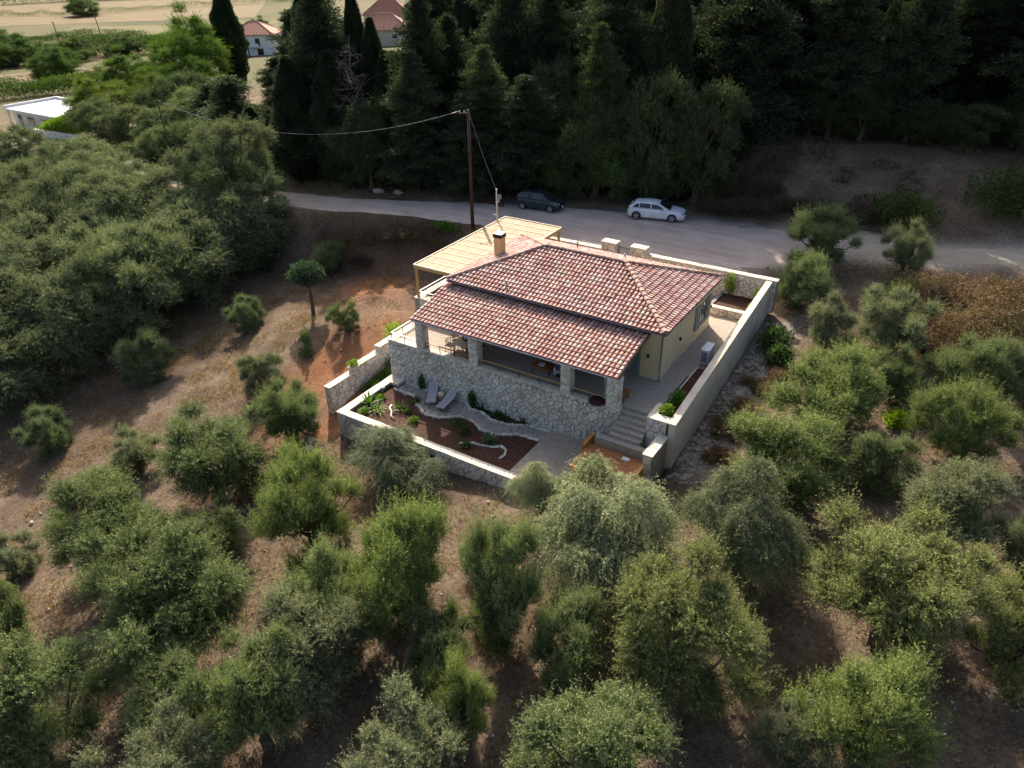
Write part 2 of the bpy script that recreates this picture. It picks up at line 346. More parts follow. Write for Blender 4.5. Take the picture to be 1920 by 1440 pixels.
# ------------------------------------------------------------------ vegetation kit
def unit(v): return v / np.maximum(np.linalg.norm(v, axis=-1, keepdims=True), 1e-9)
def leaf_mesh(name, P, D, L, Wd, A, rng, wide=.5, N=None, tri=False):
    """one small blade per leaf; N: direction the blades like to face"""
    n = len(P); ref = rng.normal(size=(n, 3)) if N is None else N + rng.normal(size=(n, 3)) * .55
    S = unit(np.cross(D, ref)) * (Wd / 2)[:, None]
    if tri: V = np.stack([P - S, P + S, P + D * L[:, None]], 1).reshape(-1, 3); k = 3
    else:
        m_ = P + D * (L * wide)[:, None]; V = np.stack([P, m_ + S, P + D * L[:, None], m_ - S], 1).reshape(-1, 3); k = 4
    me = bpy.data.meshes.new(name)
    me.vertices.add(k * n); me.vertices.foreach_set('co', V.astype(np.float32).ravel())
    me.loops.add(k * n); me.loops.foreach_set('vertex_index', np.arange(k * n, dtype=np.int32))
    me.polygons.add(n); me.polygons.foreach_set('loop_start', np.arange(0, k * n, k, dtype=np.int32))
    me.update(calc_edges=True)
    a = me.attributes.new('rnd', 'FLOAT', 'FACE'); a.data.foreach_set('value', np.clip(A, 0, 1).astype(np.float32))
    return me
def shoots_to_leaves(S, D, L, droop, nl, ll, lw, rng, spread=.75, t0=0.):
    """shoots from S along D with length L; returns leaf arrays"""
    n = len(S); t_ = t0 + (1 - t0) * (np.arange(nl) + rng.rand(n, nl)) / nl
    base = S[:, None] + D[:, None] * (t_ * L[:, None])[..., None]
    base[..., 2] -= (t_ ** 2) * (L * droop)[:, None]
    tang = D[:, None] * np.ones((n, nl, 1)); tang[..., 2] -= 2 * t_ * droop[:, None]
    tang = unit(tang)
    ld = unit(tang + rng.normal(size=(n, nl, 3)) * spread)
    base += rng.normal(size=base.shape) * .035
    P = base.reshape(-1, 3); Dl = ld.reshape(-1, 3); k = n * nl
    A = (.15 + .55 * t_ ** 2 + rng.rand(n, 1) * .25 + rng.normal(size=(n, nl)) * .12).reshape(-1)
    return P, Dl, ll * rng.uniform(.7, 1.3, k), lw * rng.uniform(.7, 1.3, k), A
def wob(p0, p1, rng, k=5, amp=.12):
    p0, p1 = np.array(p0, float), np.array(p1, float); L = np.linalg.norm(p1 - p0)
    return [tuple(p0 + (p1 - p0) * t_ + rng.normal(size=3) * amp * L * math.sin(math.pi * t_) * .5) for t_ in np.linspace(0, 1, k)]
def olive_mesh(seed, style):
    """crown about 6 m wide and 6 m tall, base at the origin"""
    rng = np.random.RandomState(seed)
    P = dict(round=dict(n=36, sh=180, nl=26, up=.35, droop=.08, R=(.62, 1.05), cz=3.0, rx=2.25, rz=2.3, low=-.92, st=(1, 1, .95)),
             up=dict(n=30, sh=210, nl=26, up=.9, droop=.0, R=(.6, 1.0), cz=2.5, rx=2.1, rz=2.3, low=-.9, st=(.85, .85, 1.5)),
             bush=dict(n=30, sh=195, nl=26, up=.65, droop=.04, R=(.6, 1.0), cz=2.5, rx=2.2, rz=2.3, low=-1., st=(.95, .95, 1.15)),
             weep=dict(n=27, sh=128, nl=22, up=.6, droop=1.15, R=(.9, 1.5), cz=3.3, rx=2.0, rz=1.9, low=-.6, st=(1, 1, .9)),
             big=dict(n=52, sh=140, nl=22, up=.35, droop=.2, R=(.6, .95), cz=3.2, rx=2.5, rz=2.3, low=-.9, st=(1, 1, .95)))[style]
    n = P['n']; g = (np.arange(n) + .5) / n
    ph = np.arange(n) * 2.39996 + rng.rand() * 6; cz_ = 1 - g * (1 - P['low'])
    sr = np.sqrt(np.maximum(0, 1 - cz_ ** 2))
    rad = rng.uniform(.78, 1.06, n); rad[rng.permutation(n)[:5]] = .35
    C = np.stack([np.cos(ph) * sr * P['rx'], np.sin(ph) * sr * P['rx'], cz_ * P['rz']], -1) * rad[:, None]
    # a lop-sided outline: stretch some sectors
    ang = np.arctan2(C[:, 1], C[:, 0]); k1, k2 = rng.rand(2) * 6.28
    C[:, :2] *= (1 + .2 * np.sin(2 * ang + k1) + .16 * np.sin(3 * ang + k2))[:, None]
    C[:, 2] += .45 * np.sin(ang + k2); C += rng.normal(size=C.shape) * .26; sp_ = rng.permutation(n)[:6]; C[sp_] *= rng.uniform(1.12, 1.32, (6, 1)); C[sp_, 2] += rng.uniform(-.1, .7, 6)
    cen = np.array([0, 0, P['cz']]); lob = C + cen
    sh = P['sh']; stv = np.array(P['st'])
    S, D, L, N = [], [], [], []
    for i in range(n):
        Rl = rng.uniform(*P['R']); m_ = int(sh * (Rl / .8) ** 2); q = unit(rng.normal(size=(m_, 3)))
        q[:, 2] = np.where(q[:, 2] < -.35, -q[:, 2], q[:, 2])
        o = unit(C[i] * np.array([1, 1, .7])); d = unit((q + o * .35 + np.array([0, 0, P['up']]) * .6) * stv)
        s = lob[i] + q * .3 * Rl - d * .1 + rng.normal(size=(m_, 3)) * .1
        S.append(s); D.append(d); L.append(Rl * rng.uniform(.6, 1.12, m_) * (1 + .6 * (rng.rand(m_) < .22)) * np.linalg.norm(d * stv, axis=1)); N.append(unit(q * .8 + o * .6 + np.array([0, 0, .35])))
    S, D, L, N = map(np.concatenate, (S, D, L, N))
    lv = shoots_to_leaves(S, D, L, np.full(len(S), P['droop']) * rng.uniform(.5, 1.4, len(S)), P['nl'], .092, .034, rng, .9, .2)
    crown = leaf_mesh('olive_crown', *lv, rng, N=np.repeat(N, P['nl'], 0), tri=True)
    b = MB(); fork = rng.uniform(.7, 1.2)
    for s in range(2 if style in ('weep', 'big', 'round') else 1):
        a = rng.rand() * 6.28; off = .12 * s
        b.path(wob((off, 0, -.5), (math.cos(a) * .25, math.sin(a) * .25, fork), rng, 5, .15), [.34, .3, .26, .24, .2], 8)
    for i in rng.permutation(n)[:14]:
        mid = np.array([0, 0, fork]) * .6 + lob[i] * .4 + np.array([0, 0, .1])
        b.path(wob((rng.normal() * .1, rng.normal() * .1, fork - .1), mid, rng, 3, .2), [.15, .12, .09], 6, cap=False)
        b.path(wob(mid, lob[i], rng, 4, .25), [.09, .07, .05, .02], 5, cap=False)
    return crown, b.mesh('olive_trunk', smooth=True)
def conifer_mesh(seed, style):
    """18 m tall dark conifer"""
    rng = np.random.RandomState(seed); H = 18.
    b = MB(); b.path(wob((0, 0, -.6), (rng.normal() * .3, rng.normal() * .3, H * .95), rng, 7, .02), [.38, .34, .28, .22, .16, .1, .03], 8)
    PP, DD, LL, WW, AA = [], [], [], [], []
    if style == 'column':
        n = 50000; h = rng.rand(n) ** .85 * (H - .7) + .6; t_ = h / H
        r = 1.45 * np.sin(np.pi * np.clip(t_ * .93 + .07, 0, 1)) ** .55 * (1 - t_ ** 3 * .55); ph = rng.rand(n) * 6.283
        r = r * (1 + .13 * np.sin(5 * ph + h * .8) + .1 * np.sin(3 * ph - h * 1.7)) * (rng.rand(n) ** .35)
        P = np.stack([np.cos(ph) * r, np.sin(ph) * r, h], -1)
        D = unit(np.stack([np.cos(ph) * .35, np.sin(ph) * .35, np.ones(n) * 1.1], -1) + rng.normal(size=(n, 3)) * .3)
        PP.append(P); DD.append(D); LL.append(rng.uniform(.2, .42, n)); WW.append(rng.uniform(.06, .12, n)); AA.append(rng.rand(n) * .5 + .3 * (r > 1))
    else:
        nb = 190; hs = np.sort(rng.rand(nb)) * (H - 1.6) + 1.4; k1, k2, k3 = rng.rand(3) * 6.28
        for i, h in enumerate(hs):
            t_ = h / H; a = i * 2.39996 + rng.normal() * .4
            Lb = (3.9 * (1 - t_) ** .62 + .35) * (.72 + .3 * math.sin(3 * a + k1) * .6 + .25 * math.sin(h * .9 + k2) + rng.uniform(-.12, .3)) * min(1, .55 + t_ * 2.2)
            Lb = max(Lb, .4); rise = rng.uniform(-.05, .45) if style == 'cone' else rng.uniform(.2, .75)
            ts = np.linspace(.12, 1, max(3, int(Lb * 3.4)))
            d = np.array([math.cos(a), math.sin(a), 0])
            pts = np.array([0, 0, h]) + d * (Lb * ts)[:, None] + np.array([0, 0, 1]) * (rise * Lb * ts - .22 * Lb * ts ** 2)[:, None]
            if i % 2 == 0: b.path([(0, 0, h), tuple(pts[len(pts) // 2]), tuple(pts[-1])], [.06, .04, .012], 4, cap=False)
            k = 44
            c = np.repeat(pts, k, 0); m_ = len(c); wd = (.2 + .55 * np.repeat(1 - (ts - .45) ** 2, k)) * min(1, Lb / 2 + .25)
            P = c + rng.normal(size=(m_, 3)) * np.array([.55, .55, .32]) * wd[:, None]
            D = unit(d * .8 + np.array([0, 0, .45]) + rng.normal(size=(m_, 3)) * .6)
            PP.append(P); DD.append(D); LL.append(rng.uniform(.2, .42, m_)); WW.append(rng.uniform(.07, .14, m_))
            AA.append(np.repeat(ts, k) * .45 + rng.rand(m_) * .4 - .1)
    P, D, L, W_, A = map(np.concatenate, (PP, DD, LL, WW, AA))
    if len(P) > 70000:
        q = rng.permutation(len(P))[:70000]; P, D, L, W_, A = P[q], D[q], L[q], W_[q], A[q]
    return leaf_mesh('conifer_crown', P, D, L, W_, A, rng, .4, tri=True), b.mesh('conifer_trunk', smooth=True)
def twig_mesh(seed, n=1500, ht=1.3, rad=1.2):
    """tangled dry shrub"""
    rng = np.random.RandomState(seed); a = rng.rand(n) * 6.283; r = rng.rand(n) ** .5 * rad
    cl = rng.rand(9, 2) * 6.283; ci = rng.randint(0, 9, n); cr_ = np.sqrt(cl[ci, 1] / 6.283) * rad * .75
    S = np.stack([np.cos(cl[ci, 0]) * cr_, np.sin(cl[ci, 0]) * cr_, rng.rand(n) * .35], -1) + rng.normal(size=(n, 3)) * np.array([.14, .14, .04])
    D = unit(np.stack([np.cos(a) * .5, np.sin(a) * .5, np.ones(n) * .9], -1) + rng.normal(size=(n, 3)) * .45)
    lv = shoots_to_leaves(S, D, rng.uniform(.35, 1., n) * ht * (1.15 - (r / rad) * .5), np.full(n, .2), 15, .085, .024, rng, 1.0)
    return leaf_mesh('shrub_twigs', *lv, rng, tri=True)
PROTO = {}
def proto(kind):
    if not PROTO:
        for st, seeds in (('round', (1, 2)), ('up', (4, 5, 6)), ('bush', (7,)), ('weep', (9, 10)), ('big', (11,))):
            PROTO[st] = [olive_mesh(s, st) for s in seeds]
        PROTO['cone'] = [conifer_mesh(s, 'cone') for s in (21, 22, 23)]
        PROTO['fir'] = [conifer_mesh(s, 'asc') for s in (24, 25)]
        PROTO['column'] = [conifer_mesh(26, 'column')]
        PROTO['broad'] = [olive_mesh(31, 'big')]
        for k, v in PROTO.items():
            lm = M['conifer'] if k in ('cone', 'fir', 'column') else M['broad'] if k == 'broad' else M['olive']
            bm = M['bark2'] if k in ('cone', 'fir', 'column') else M['bark']
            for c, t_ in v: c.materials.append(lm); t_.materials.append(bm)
    return PROTO[kind]
VR = random.Random(5); CNT = {}
def tree(name, kind, x, y, w, h, tint, label, group=None, var=None, z=None, cat='tree', base=None):
    v = proto(kind); i = CNT.get(kind, 0) if var is None else var; CNT[kind] = CNT.get(kind, 0) + 1
    c, t_ = v[i % len(v)]
    o = empty(name, (x, y, float(terrain(x, y)) - .05 if z is None else z), VR.uniform(0, 6.28), label, cat, group)
    bw, bh = (7.0, 18.) if kind in ('cone', 'fir') else (2.8, 18.) if kind == 'column' else (7.0, 7.2)
    o.scale = (w / bw, w / bw, h / bh)
    link('trunk', t_, None, o); k = link('crown', c, None, o); j = VR.uniform(.9, 1.1); k.color = (tint[0] * j, tint[1] * j, tint[2] * j, 1)
    return o
# ------------------------------------------------------------------ rubble masonry
def clip_poly(poly, nx, ny, d):
    out = []
    for i in range(len(poly)):
        a, b = poly[i], poly[(i + 1) % len(poly)]
        da, db = nx * a[0] + ny * a[1] - d, nx * b[0] + ny * b[1] - d
        if da <= 0: out.append(a)
        if (da < 0) != (db < 0) and da != db:
            t_ = da / (da - db); out.append((a[0] + (b[0] - a[0]) * t_, a[1] + (b[1] - a[1]) * t_))
    return out
def cells(w, h, cu, cv, rng, inside=None):
    """irregular rubble pattern: jittered seeds, some dropped, some doubled"""
    nu, nv = max(1, round(w / cu)), max(1, round(h / cv)); grid = {}
    for j in range(nv):
        for i in range(nu):
            q = ((i + .5 + (.25 if j % 2 else -.25) + rng.uniform(-.42, .42)) * w / nu, (j + .5 + rng.uniform(-.4, .4)) * h / nv); L = []
            if rng.random() > .22: L.append(q)
            if rng.random() < .36: L.append((q[0] + rng.uniform(-.5, .5) * cu, q[1] + rng.uniform(-.55, .55) * cv))
            grid[i, j] = [a for a in L if 0 < a[0] < w and 0 < a[1] < h]
    res = []
    for (i, j), L in grid.items():
        for p_ in L:
            if inside and not inside(*p_): continue
            poly = [(0, 0), (w, 0), (w, h), (0, h)]
            for dj in (-3, -2, -1, 0, 1, 2, 3):
                for di in (-3, -2, -1, 0, 1, 2, 3):
                    for q in grid.get((i + di, j + dj), ()):
                        if q is p_: continue
                        poly = clip_poly(poly, q[0] - p_[0], q[1] - p_[1], (q[0] ** 2 + q[1] ** 2 - p_[0] ** 2 - p_[1] ** 2) / 2)
            if len(poly) > 2: res.append((p_, poly))
    return res
def stone_geo(p_, poly, gap, proud, rng):
    n = len(poly); cx = sum(q[0] for q in poly) / n; cy_ = sum(q[1] for q in poly) / n
    def ring(g, z):
        o = []
        for (u, v) in poly:
            d = math.hypot(u - cx, v - cy_) or 1; k = max(.3, 1 - g / d); o.append((cx + (u - cx) * k, cy_ + (v - cy_) * k, z))
        return o
    pr = proud * rng.uniform(.5, 1.3); a, b = ring(gap, -.01), ring(gap * 2.1, pr)
    c = (cx, cy_, pr * 1.25)
    return a + b + [c], [(i, (i + 1) % n, n + (i + 1) % n, n + i) for i in range(n)] + [(n + i, n + (i + 1) % n, 2 * n) for i in range(n)]
def masonry(parent, o, u, v, w, h, cu=.38, cv=.28, seed=1, single=0, gap=.02, proud=.05, inside=None, name='stone', mat=None):
    """lay stones on the face with corner o spanned by u (w metres) and v (h metres); the first `single` are parts of their own"""
    rng = random.Random(seed); o, u, v = Vector(o), Vector(u).normalized(), Vector(v).normalized(); nn = u.cross(v)
    mat = mat or M['stone']; cs = cells(w, h, cu, cv, rng, inside)
    cs.sort(key=lambda c: -c[0][1]) if single else None
    rest = MB()
    for k, (p_, poly) in enumerate(cs):
        vs, fs = stone_geo(p_, poly, gap, proud, rng); vs = [o + u * a + v * b + nn * c for a, b, c in vs]
        if k < single: MB().add(vs, fs, rng.random()).build(name, mat, parent)
        else: rest.add(vs, fs, rng.random())
    if rest.v: tag(rest.build('small_stones', mat, parent), kind='stuff')
def wall_box(parent, x0, x1, y0, y1, z0, z1, faces, seed, single=0, cap=0, cu=.34, cv=.25, z1b=None, axis='y'):
    """mortar core with stones on the named faces ('f' front -y, 'b' back, 'l' left -x, 'r' right) and a coping"""
    part('core', M['mortar'], parent, (x0, x1, y0, y1, z0, z1))
    for s in faces:
        if s == 'f': masonry(parent, (x0, y0, z0), (1, 0, 0), (0, 0, 1), x1 - x0, z1 - z0, cu, cv, seed, single)
        if s == 'b': masonry(parent, (x1, y1, z0), (-1, 0, 0), (0, 0, 1), x1 - x0, z1 - z0, cu, cv, seed + 1)
        if s == 'l': masonry(parent, (x0, y1, z0), (0, -1, 0), (0, 0, 1), y1 - y0, z1 - z0, cu, cv, seed + 2)
        if s == 'r': masonry(parent, (x1, y0, z0), (0, 1, 0), (0, 0, 1), y1 - y0, z1 - z0, cu, cv, seed + 3, single if 'f' not in faces else 0)
    if cap: coping(parent, x0 - .04, x1 + .04, y0 - .04, y1 + .04, z1 + .003, cap)
def coping(parent, x0, x1, y0, y1, z, h, step=.62):
    """cap slabs laid end to end"""
    rng = random.Random(int(x0 * 10 + y0 * 7)); lx = x1 - x0 > y1 - y0; a, e = (x0, x1) if lx else (y0, y1)
    while a < e - .01:
        b = min(e, a + step * rng.uniform(.7, 1.3)); b = e if e - b < .25 else b; q = MB(); j = rng.uniform(-.012, .012)
        if lx: q.box(a + .006, b - .006, y0 + j, y1 + j, z, z + h + rng.uniform(-.008, .008))
        else: q.box(x0 + j, x1 + j, a + .006, b - .006, z, z + h + rng.uniform(-.008, .008))
        q.build('coping_slab', M['cap'], parent); a = b
# ------------------------------------------------------------------ villa
villa = thing('villa', (7, 4, 0), 'ochre villa with hipped terracotta roof and deep stone-pillared porch', 'house')
wl = part('wall', M['plaster'], villa, (.4, 13.7, .4, 8.3, -.3, 2.98))
part('plinth', M['cap'], villa, (13.7, 13.73, .37, 8.32, -.02, .12), (12.72, 13.73, .37, .4, -.02, .12))
EZ, RZ_, SL = 3.1, 4.6, .345
# roof shells
b = MB()
E0, F0, G0, H0 = (0, 0, EZ - .06), (14, 0, EZ - .06), (14, 8.7, EZ - .06), (0, 8.7, EZ - .06); R1, R2 = (4.35, 4.35, RZ_ - .06), (9.65, 4.35, RZ_ - .06)
b.add([E0, F0, G0, H0, R1, R2, (0, 0, EZ - .16), (14, 0, EZ - .16), (14, 8.7, EZ - .16), (0, 8.7, EZ - .16)],
      [(0, 1, 5, 4), (1, 2, 5), (2, 3, 4, 5), (3, 0, 4), (0, 6, 7, 1), (1, 7, 8, 2), (2, 8, 9, 3), (3, 9, 6, 0), (6, 9, 8, 7)])
roof = b.build('roof', M['deck'], villa)
PY0, PZ0, PY1, PZ1, PX0, PX1 = -3.45, 1.9, .42, 2.83, -.12, 13.1
b = MB(); b.add([(PX0, PY0, PZ0 - .05), (PX1, PY0, PZ0 - .05), (PX1, PY1, PZ1 - .05), (PX0, PY1, PZ1 - .05), (PX0, PY0, PZ0 - .15), (PX1, PY0, PZ0 - .15), (PX1, PY1, PZ1 - .15), (PX0, PY1, PZ1 - .15)],
                [(0, 1, 2, 3), (7, 6, 5, 4), (4, 5, 1, 0), (5, 6, 2, 1), (6, 7, 3, 2), (7, 4, 0, 3)])
proof = b.build('porch_roof', M['deck'], villa)
b = MB()
for i in range(20): x = PX0 + .3 + i * .66; b.bar((x, PY0 + .1, PZ0 - .21), (x, PY1, PZ1 - .21), .09, .12)
b.build('rafter', M['brownwood'], proof)
part('eave_beam', M['brownwood'], proof, (0, 13.0, -3.2, -3.0, 1.66, 1.8))
def barrel(r0, r1, ln, lift, seg=6, n_up=Vector((0, 0, 1))):
    vs = []
    for (yy, r, zz) in ((0, r0, lift), (ln, r1, 0.)):
        for k in range(seg + 1):
            a = math.pi * k / seg; vs.append((r * math.cos(a), yy, zz + r * math.sin(a) * .85))
    t_ = seg + 1
    vs += [(v[0] * .82, 0.004, lift + (v[2] - lift) * .8) for v in vs[:t_]]     # lip of the open lower end
    fs = [(k, k + 1, t_ + k + 1, t_ + k)[::-1] for k in range(seg)] + [(k, k + 1, 2 * t_ + k + 1, 2 * t_ + k) for k in range(seg)]
    return vs, fs
TV, TF = barrel(.113, .085, .43, .05)
TPITCH, TROW = .254, .335
tile_me = []
for q in range(12): tile_me.append(MB().add(TV, TF, q / 12).mesh('tile', smooth=False))
for me in tile_me: me.materials.append(M['tile'])
TR = random.Random(3); rest_tiles = MB(); n_single = 0
def lay(o, e, s, wid, ln, inside, singles=0, start=.02):
    """rows of barrel tiles on a roof plane: o lower corner, e along the eave, s up the slope"""
    global n_single
    o, e, s = Vector(o), Vector(e).normalized(), Vector(s).normalized(); n = e.cross(s)
    j = 0; v = -.06
    while v < ln - .12:
        for i in range(int(wid / TPITCH) + 1):
            u = .1 + i * TPITCH
            if u > wid - .04 or not inside(u, v + .2): continue
            uu = u + TR.uniform(-.012, .012); vv = v + TR.uniform(-.015, .015); sc = TR.uniform(.95, 1.05); tw = TR.uniform(-.025, .025)
            p_ = o + e * uu + s * vv + n * TR.uniform(0, .008)
            e2 = (e + s * tw).normalized(); s2 = (s - e * tw).normalized()
            if n_single < 300 and singles:
                ob = link('tile', tile_me[TR.randrange(12)], None, proof); mm = Matrix((e2 * sc, s2, n * sc)).transposed().to_4x4(); mm.translation = p_ - offs(proof); ob.matrix_local = mm; n_single += 1
            else:
                rest_tiles.add([p_ + e2 * a * sc + s2 * b_ + n * c * sc for a, b_, c in TV], TF, TR.random())
        v += TROW
cs_ = math.hypot(1, SL)
lay((PX0, PY0, PZ0 - .05), (1, 0, 0), (0, PY1 - PY0, PZ1 - PZ0), PX1 - PX0, math.hypot(PY1 - PY0 - .45, .8), lambda u, v: True, 1)
LS = 4.35 * cs_
lay(E0, (1, 0, 0), (0, 1, SL), 14, LS, lambda u, v: v / cs_ < u + .05 and v / cs_ < 14 - u + .05)
lay(F0, (0, 1, 0), (-1, 0, SL), 8.7, LS, lambda u, v: v / cs_ < u + .05 and v / cs_ < 8.7 - u + .05)
lay(G0, (-1, 0, 0), (0, -1, SL), 14, LS, lambda u, v: v / cs_ < u + .05 and v / cs_ < 14 - u + .05)
lay(H0, (0, -1, 0), (1, 0, SL), 8.7, LS, lambda u, v: v / cs_ < u + .05 and v / cs_ < 8.7 - u + .05)
tag(rest_tiles.build('roof_tiles', M['tile'], roof), kind='stuff')
RV, RF = barrel(.15, .13, .46, .04)
def caps(a, b_, parent=roof, k_=.74):
    a, b_ = Vector(a), Vector(b_); d = (b_ - a).normalized(); x = d.cross(Vector((0, 0, 1))).normalized(); n = x.cross(d); k = 0.
    L = (b_ - a).length
    while k < L - .1:
        p_ = a + d * k + n * .045; q = MB().add([p_ + x * i * k_ + d * j + n * l * k_ for i, j, l in RV], RF, TR.random()); q.build('ridge_tile', M['ridge'], parent); k += .385
up_ = lambda p_: (p_[0], p_[1], p_[2] + .06)
caps(up_(F0), up_(R2), k_=1.); caps(up_(E0), up_(R1)); caps(up_(G0), up_(R2)); caps(up_(H0), up_(R1)); caps(up_(R1), up_(R2))
# gutters and downpipe
def gutter(a, b_, mat, parent):
    q = MB(); a, b_ = Vector(a), Vector(b_); d = (b_ - a).normalized(); x = d.cross(Vector((0, 0, 1))).normalized(); vs = []
    for p_ in (a, b_):
        for k in range(7): an = math.pi * k / 6; vs.append(p_ + x * math.cos(an) * .065 - Vector((0, 0, 1)) * math.sin(an) * .065)
        for k in range(7): an = math.pi * k / 6; vs.append(p_ + x * math.cos(an) * .055 - Vector((0, 0, 1)) * (math.sin(an) * .055 - .004))
    fs = []
    for k in range(6): fs += [(k, k + 1, 15 + k, 14 + k), (7 + k, 21 + k, 22 + k, 8 + k)]
    fs += [(0, 14, 21, 7), (6, 13, 27, 20)]
    return q.add(vs, fs).build('gutter', mat, parent)
gutter((PX0, PY0 - .05, PZ0 - .06), (PX1, PY0 - .05, PZ0 - .06), M['gutterw'], proof)
gutter((0, -.06, EZ - .08), (14.06, -.06, EZ - .08), M['zinc'], roof); gutter((14.06, -.06, EZ - .08), (14.06, 8.7, EZ - .08), M['zinc'], roof)
q = MB(); q.path([(13.95, .0, EZ - .14), (13.85, .22, EZ - .32), (13.78, .34, EZ - .5), (13.78, .34, .12), (13.84, .26, .03)], .045, 8); q.build('downpipe', M['zinc'], villa, True)
# chimney and vents
ch = part('chimney', M['chim'], roof, (1.0, 1.52, 3.72, 4.24, 3.2, 4.72))
part('chimney_hood', M['black'], ch, (.96, 1.56, 3.68, 4.28, 4.72, 4.93)); part('cap_slab', M['ac'], ch, (.97, 1.55, 3.69, 4.27, 4.93, 4.97))
b = MB(); b.path([(1.5, 3.5, 3.68), (1.75, 4.1, 3.8)], .05, 6)
for (x, y, z0, h) in ((4.1, .35, 3.15, .55), (5.3, 6.7, 3.6, .62), (8.6, 6.6, 3.6, .5)):
    MB().path([(x, y, z0), (x, y, z0 + h)], .045, 8).path([(x, y, z0 + h), (x, y, z0 + h + .06)], .07, 8).build('vent_pipe', M['zinc'], roof, True)
# porch pillars: stone-faced parts of the villa
for (x0, x1) in ((.08, .62), (3.85, 4.45), (9.76, 10.32), (12.42, 13.08)):
    pl = part('pillar', M['mortar'], villa, (x0 + .02, x1 - .02, -3.36, -2.8, -.02, 1.78))
    for (o_, u_, w_) in (((x0 + .02, -3.36, .0), (1, 0, 0), x1 - x0 - .04), ((x1 - .02, -3.36, .0), (0, 1, 0), .56), ((x0 + .02, -2.8, .0), (0, -1, 0), .56)):
        masonry(pl, o_, u_, (0, 0, 1), w_, 1.7, .3, .24, int(x0 * 31) + int(w_ * 100), 0, .012, .025)
    part('pillar_cap', M['cap'], pl, (x0 - .02, x1 + .02, -3.4, -2.78, 1.68, 1.74))
# window with shutters in the right wall
wn_ = part('window', M['shutter'], villa, (13.702, 13.74, 6.18, 6.26, .75, 2.2), (13.702, 13.74, 7.26, 7.34, .75, 2.2), (13.702, 13.74, 6.26, 7.26, 2.12, 2.2), (13.702, 13.74, 6.26, 7.26, .75, .83), (13.702, 13.735, 6.73, 6.79, .83, 2.12))
part('pane', M['shadeglass'], wn_, (13.703, 13.715, 6.26, 6.73, .83, 2.12)); part('pane', M['shadeglass'], wn_, (13.703, 13.715, 6.79, 7.26, .83, 2.12))
part('sill', M['cap'], wn_, (13.702, 13.82, 6.1, 7.42, .69, .747))
def shutter(x0, y0, x1, y1, z0, z1, name='shutter', par=villa):
    d = Vector((x1 - x0, y1 - y0, 0)); L = d.length; d.normalize(); n = Vector((d.y, -d.x, 0)); b = MB(); P0 = Vector((x0, y0, 0))
    w2 = lambda s: P0 + d * s
    for (s0, s1, za, zb) in ((0, .07, z0, z1), (L - .07, L, z0, z1), (.07, L - .07, z0, z0 + .09), (.07, L - .07, z1 - .09, z1), (.07, L - .07, (z0 + z1) / 2 - .04, (z0 + z1) / 2 + .04)):
        a_, c_ = w2(s0), w2(s1); b.bar((a_.x, a_.y, (za + zb) / 2), (c_.x, c_.y, (za + zb) / 2), .04, zb - za)
    sh = b.build(name, M['shutter'], par)
    z = z0 + .13; sl = MB()
    while z < z1 - .12:
        if abs(z - (z0 + z1) / 2) > .06: a_, c_ = w2(.07), w2(L - .07); sl.bar((a_.x, a_.y, z), (c_.x, c_.y, z), .03, .035)
        z += .065
    sl.build('louvre', M['shutter'], sh); return sh
shutter(13.76, 5.5, 13.8, 6.12, .72, 2.22); shutter(13.8, 7.42, 13.76, 8.04, .72, 2.22)
# porch door openings with shutters and wall lamps
for (x0, x1) in ((10.7, 12.0), (6.6, 8.4), (2.4, 4.2)):
    dr = part('door', M['shutter'], villa, (x0, x0 + .08, .34, .398, .01, 2.15), (x1 - .08, x1, .34, .398, .01, 2.15), (x0 + .08, x1 - .08, .34, .398, 2.05, 2.15))
    part('pane', M['shadeglass'], dr, (x0 + .08, x1 - .08, .375, .392, .01, 2.05))
shutter(12.02, .36, 12.62, .34, .03, 2.15, 'door_shutter')
for (x0, x1, y0, y1, z) in ((12.98, 13.12, .3, .4, 1.27), (13.7, 13.8, 3.17, 3.31, 1.2), (13.7, 13.8, 8.12, 8.24, 1.2)):
    part('wall_lamp', M['black'], villa, (x0, x1, y0, y1, z, z + .16))
# ------------------------------------------------------------------ terrace and plot walls
tag(part('terrace_floor', M['pav'], None, (-2.03, 14.9, -2.85, 1.7, -.35, 0.), (-3.85, 15.9, 1.7, 9.9, -.35, .002), (-3.85, 13.2, 9.9, 12.58, -.35, .001), (-2.03, 13.15, -3.38, -2.85, -.35, 0.001)), kind='structure')
tw = thing('terrace_wall', (5, -3.38, -3.4), 'tall pale rubble-stone wall holding up the covered porch', 'wall')
part('core', M['mortar'], tw, (-2.05, 13.15, -3.38, -2.9, -4.1, -.02)); 
part('core', M['mortar'], tw, (-2.05, -1.6, -2.9, 1.75, -4.1, -.02))
masonry(tw, (-2.05, -3.38, -2.72), (1, 0, 0), (0, 0, 1), 15.2, 2.72, .33, .25, 11, 300)
masonry(tw, (-2.05, -3.38, -4.0), (1, 0, 0), (0, 0, 1), 1.2, 1.26, .40, .30, 13, 0)
masonry(tw, (-2.05, 1.75, -4.0), (0, -1, 0), (0, 0, 1), 5.13, 4.0, .42, .3, 12, 0)
masonry(tw, (13.15, -3.38, -2.6), (0, 1, 0), (0, 0, 1), .5, 2.6, .3, .28, 14, 0)
coping(tw, -2.1, 13.18, -3.44, -2.98, -.018, .05, .9)
coping(tw, -2.1, -1.62, -2.97, 1.6, -.018, .05, .9)
# terrace part under the pergola with its parapet
pw = thing('parapet_wall', (-3.9, 5, -2.5), 'low stone parapet of the terrace under the wooden pergola', 'wall')
wall_box(pw, -4.0, -3.6, 1.62, 12.5, -3, .28, 'l', 21, 0, .06); wall_box(pw, -3.6, -2.06, 1.62, 2.0, -3, .28, 'f', 23, 0, .06)
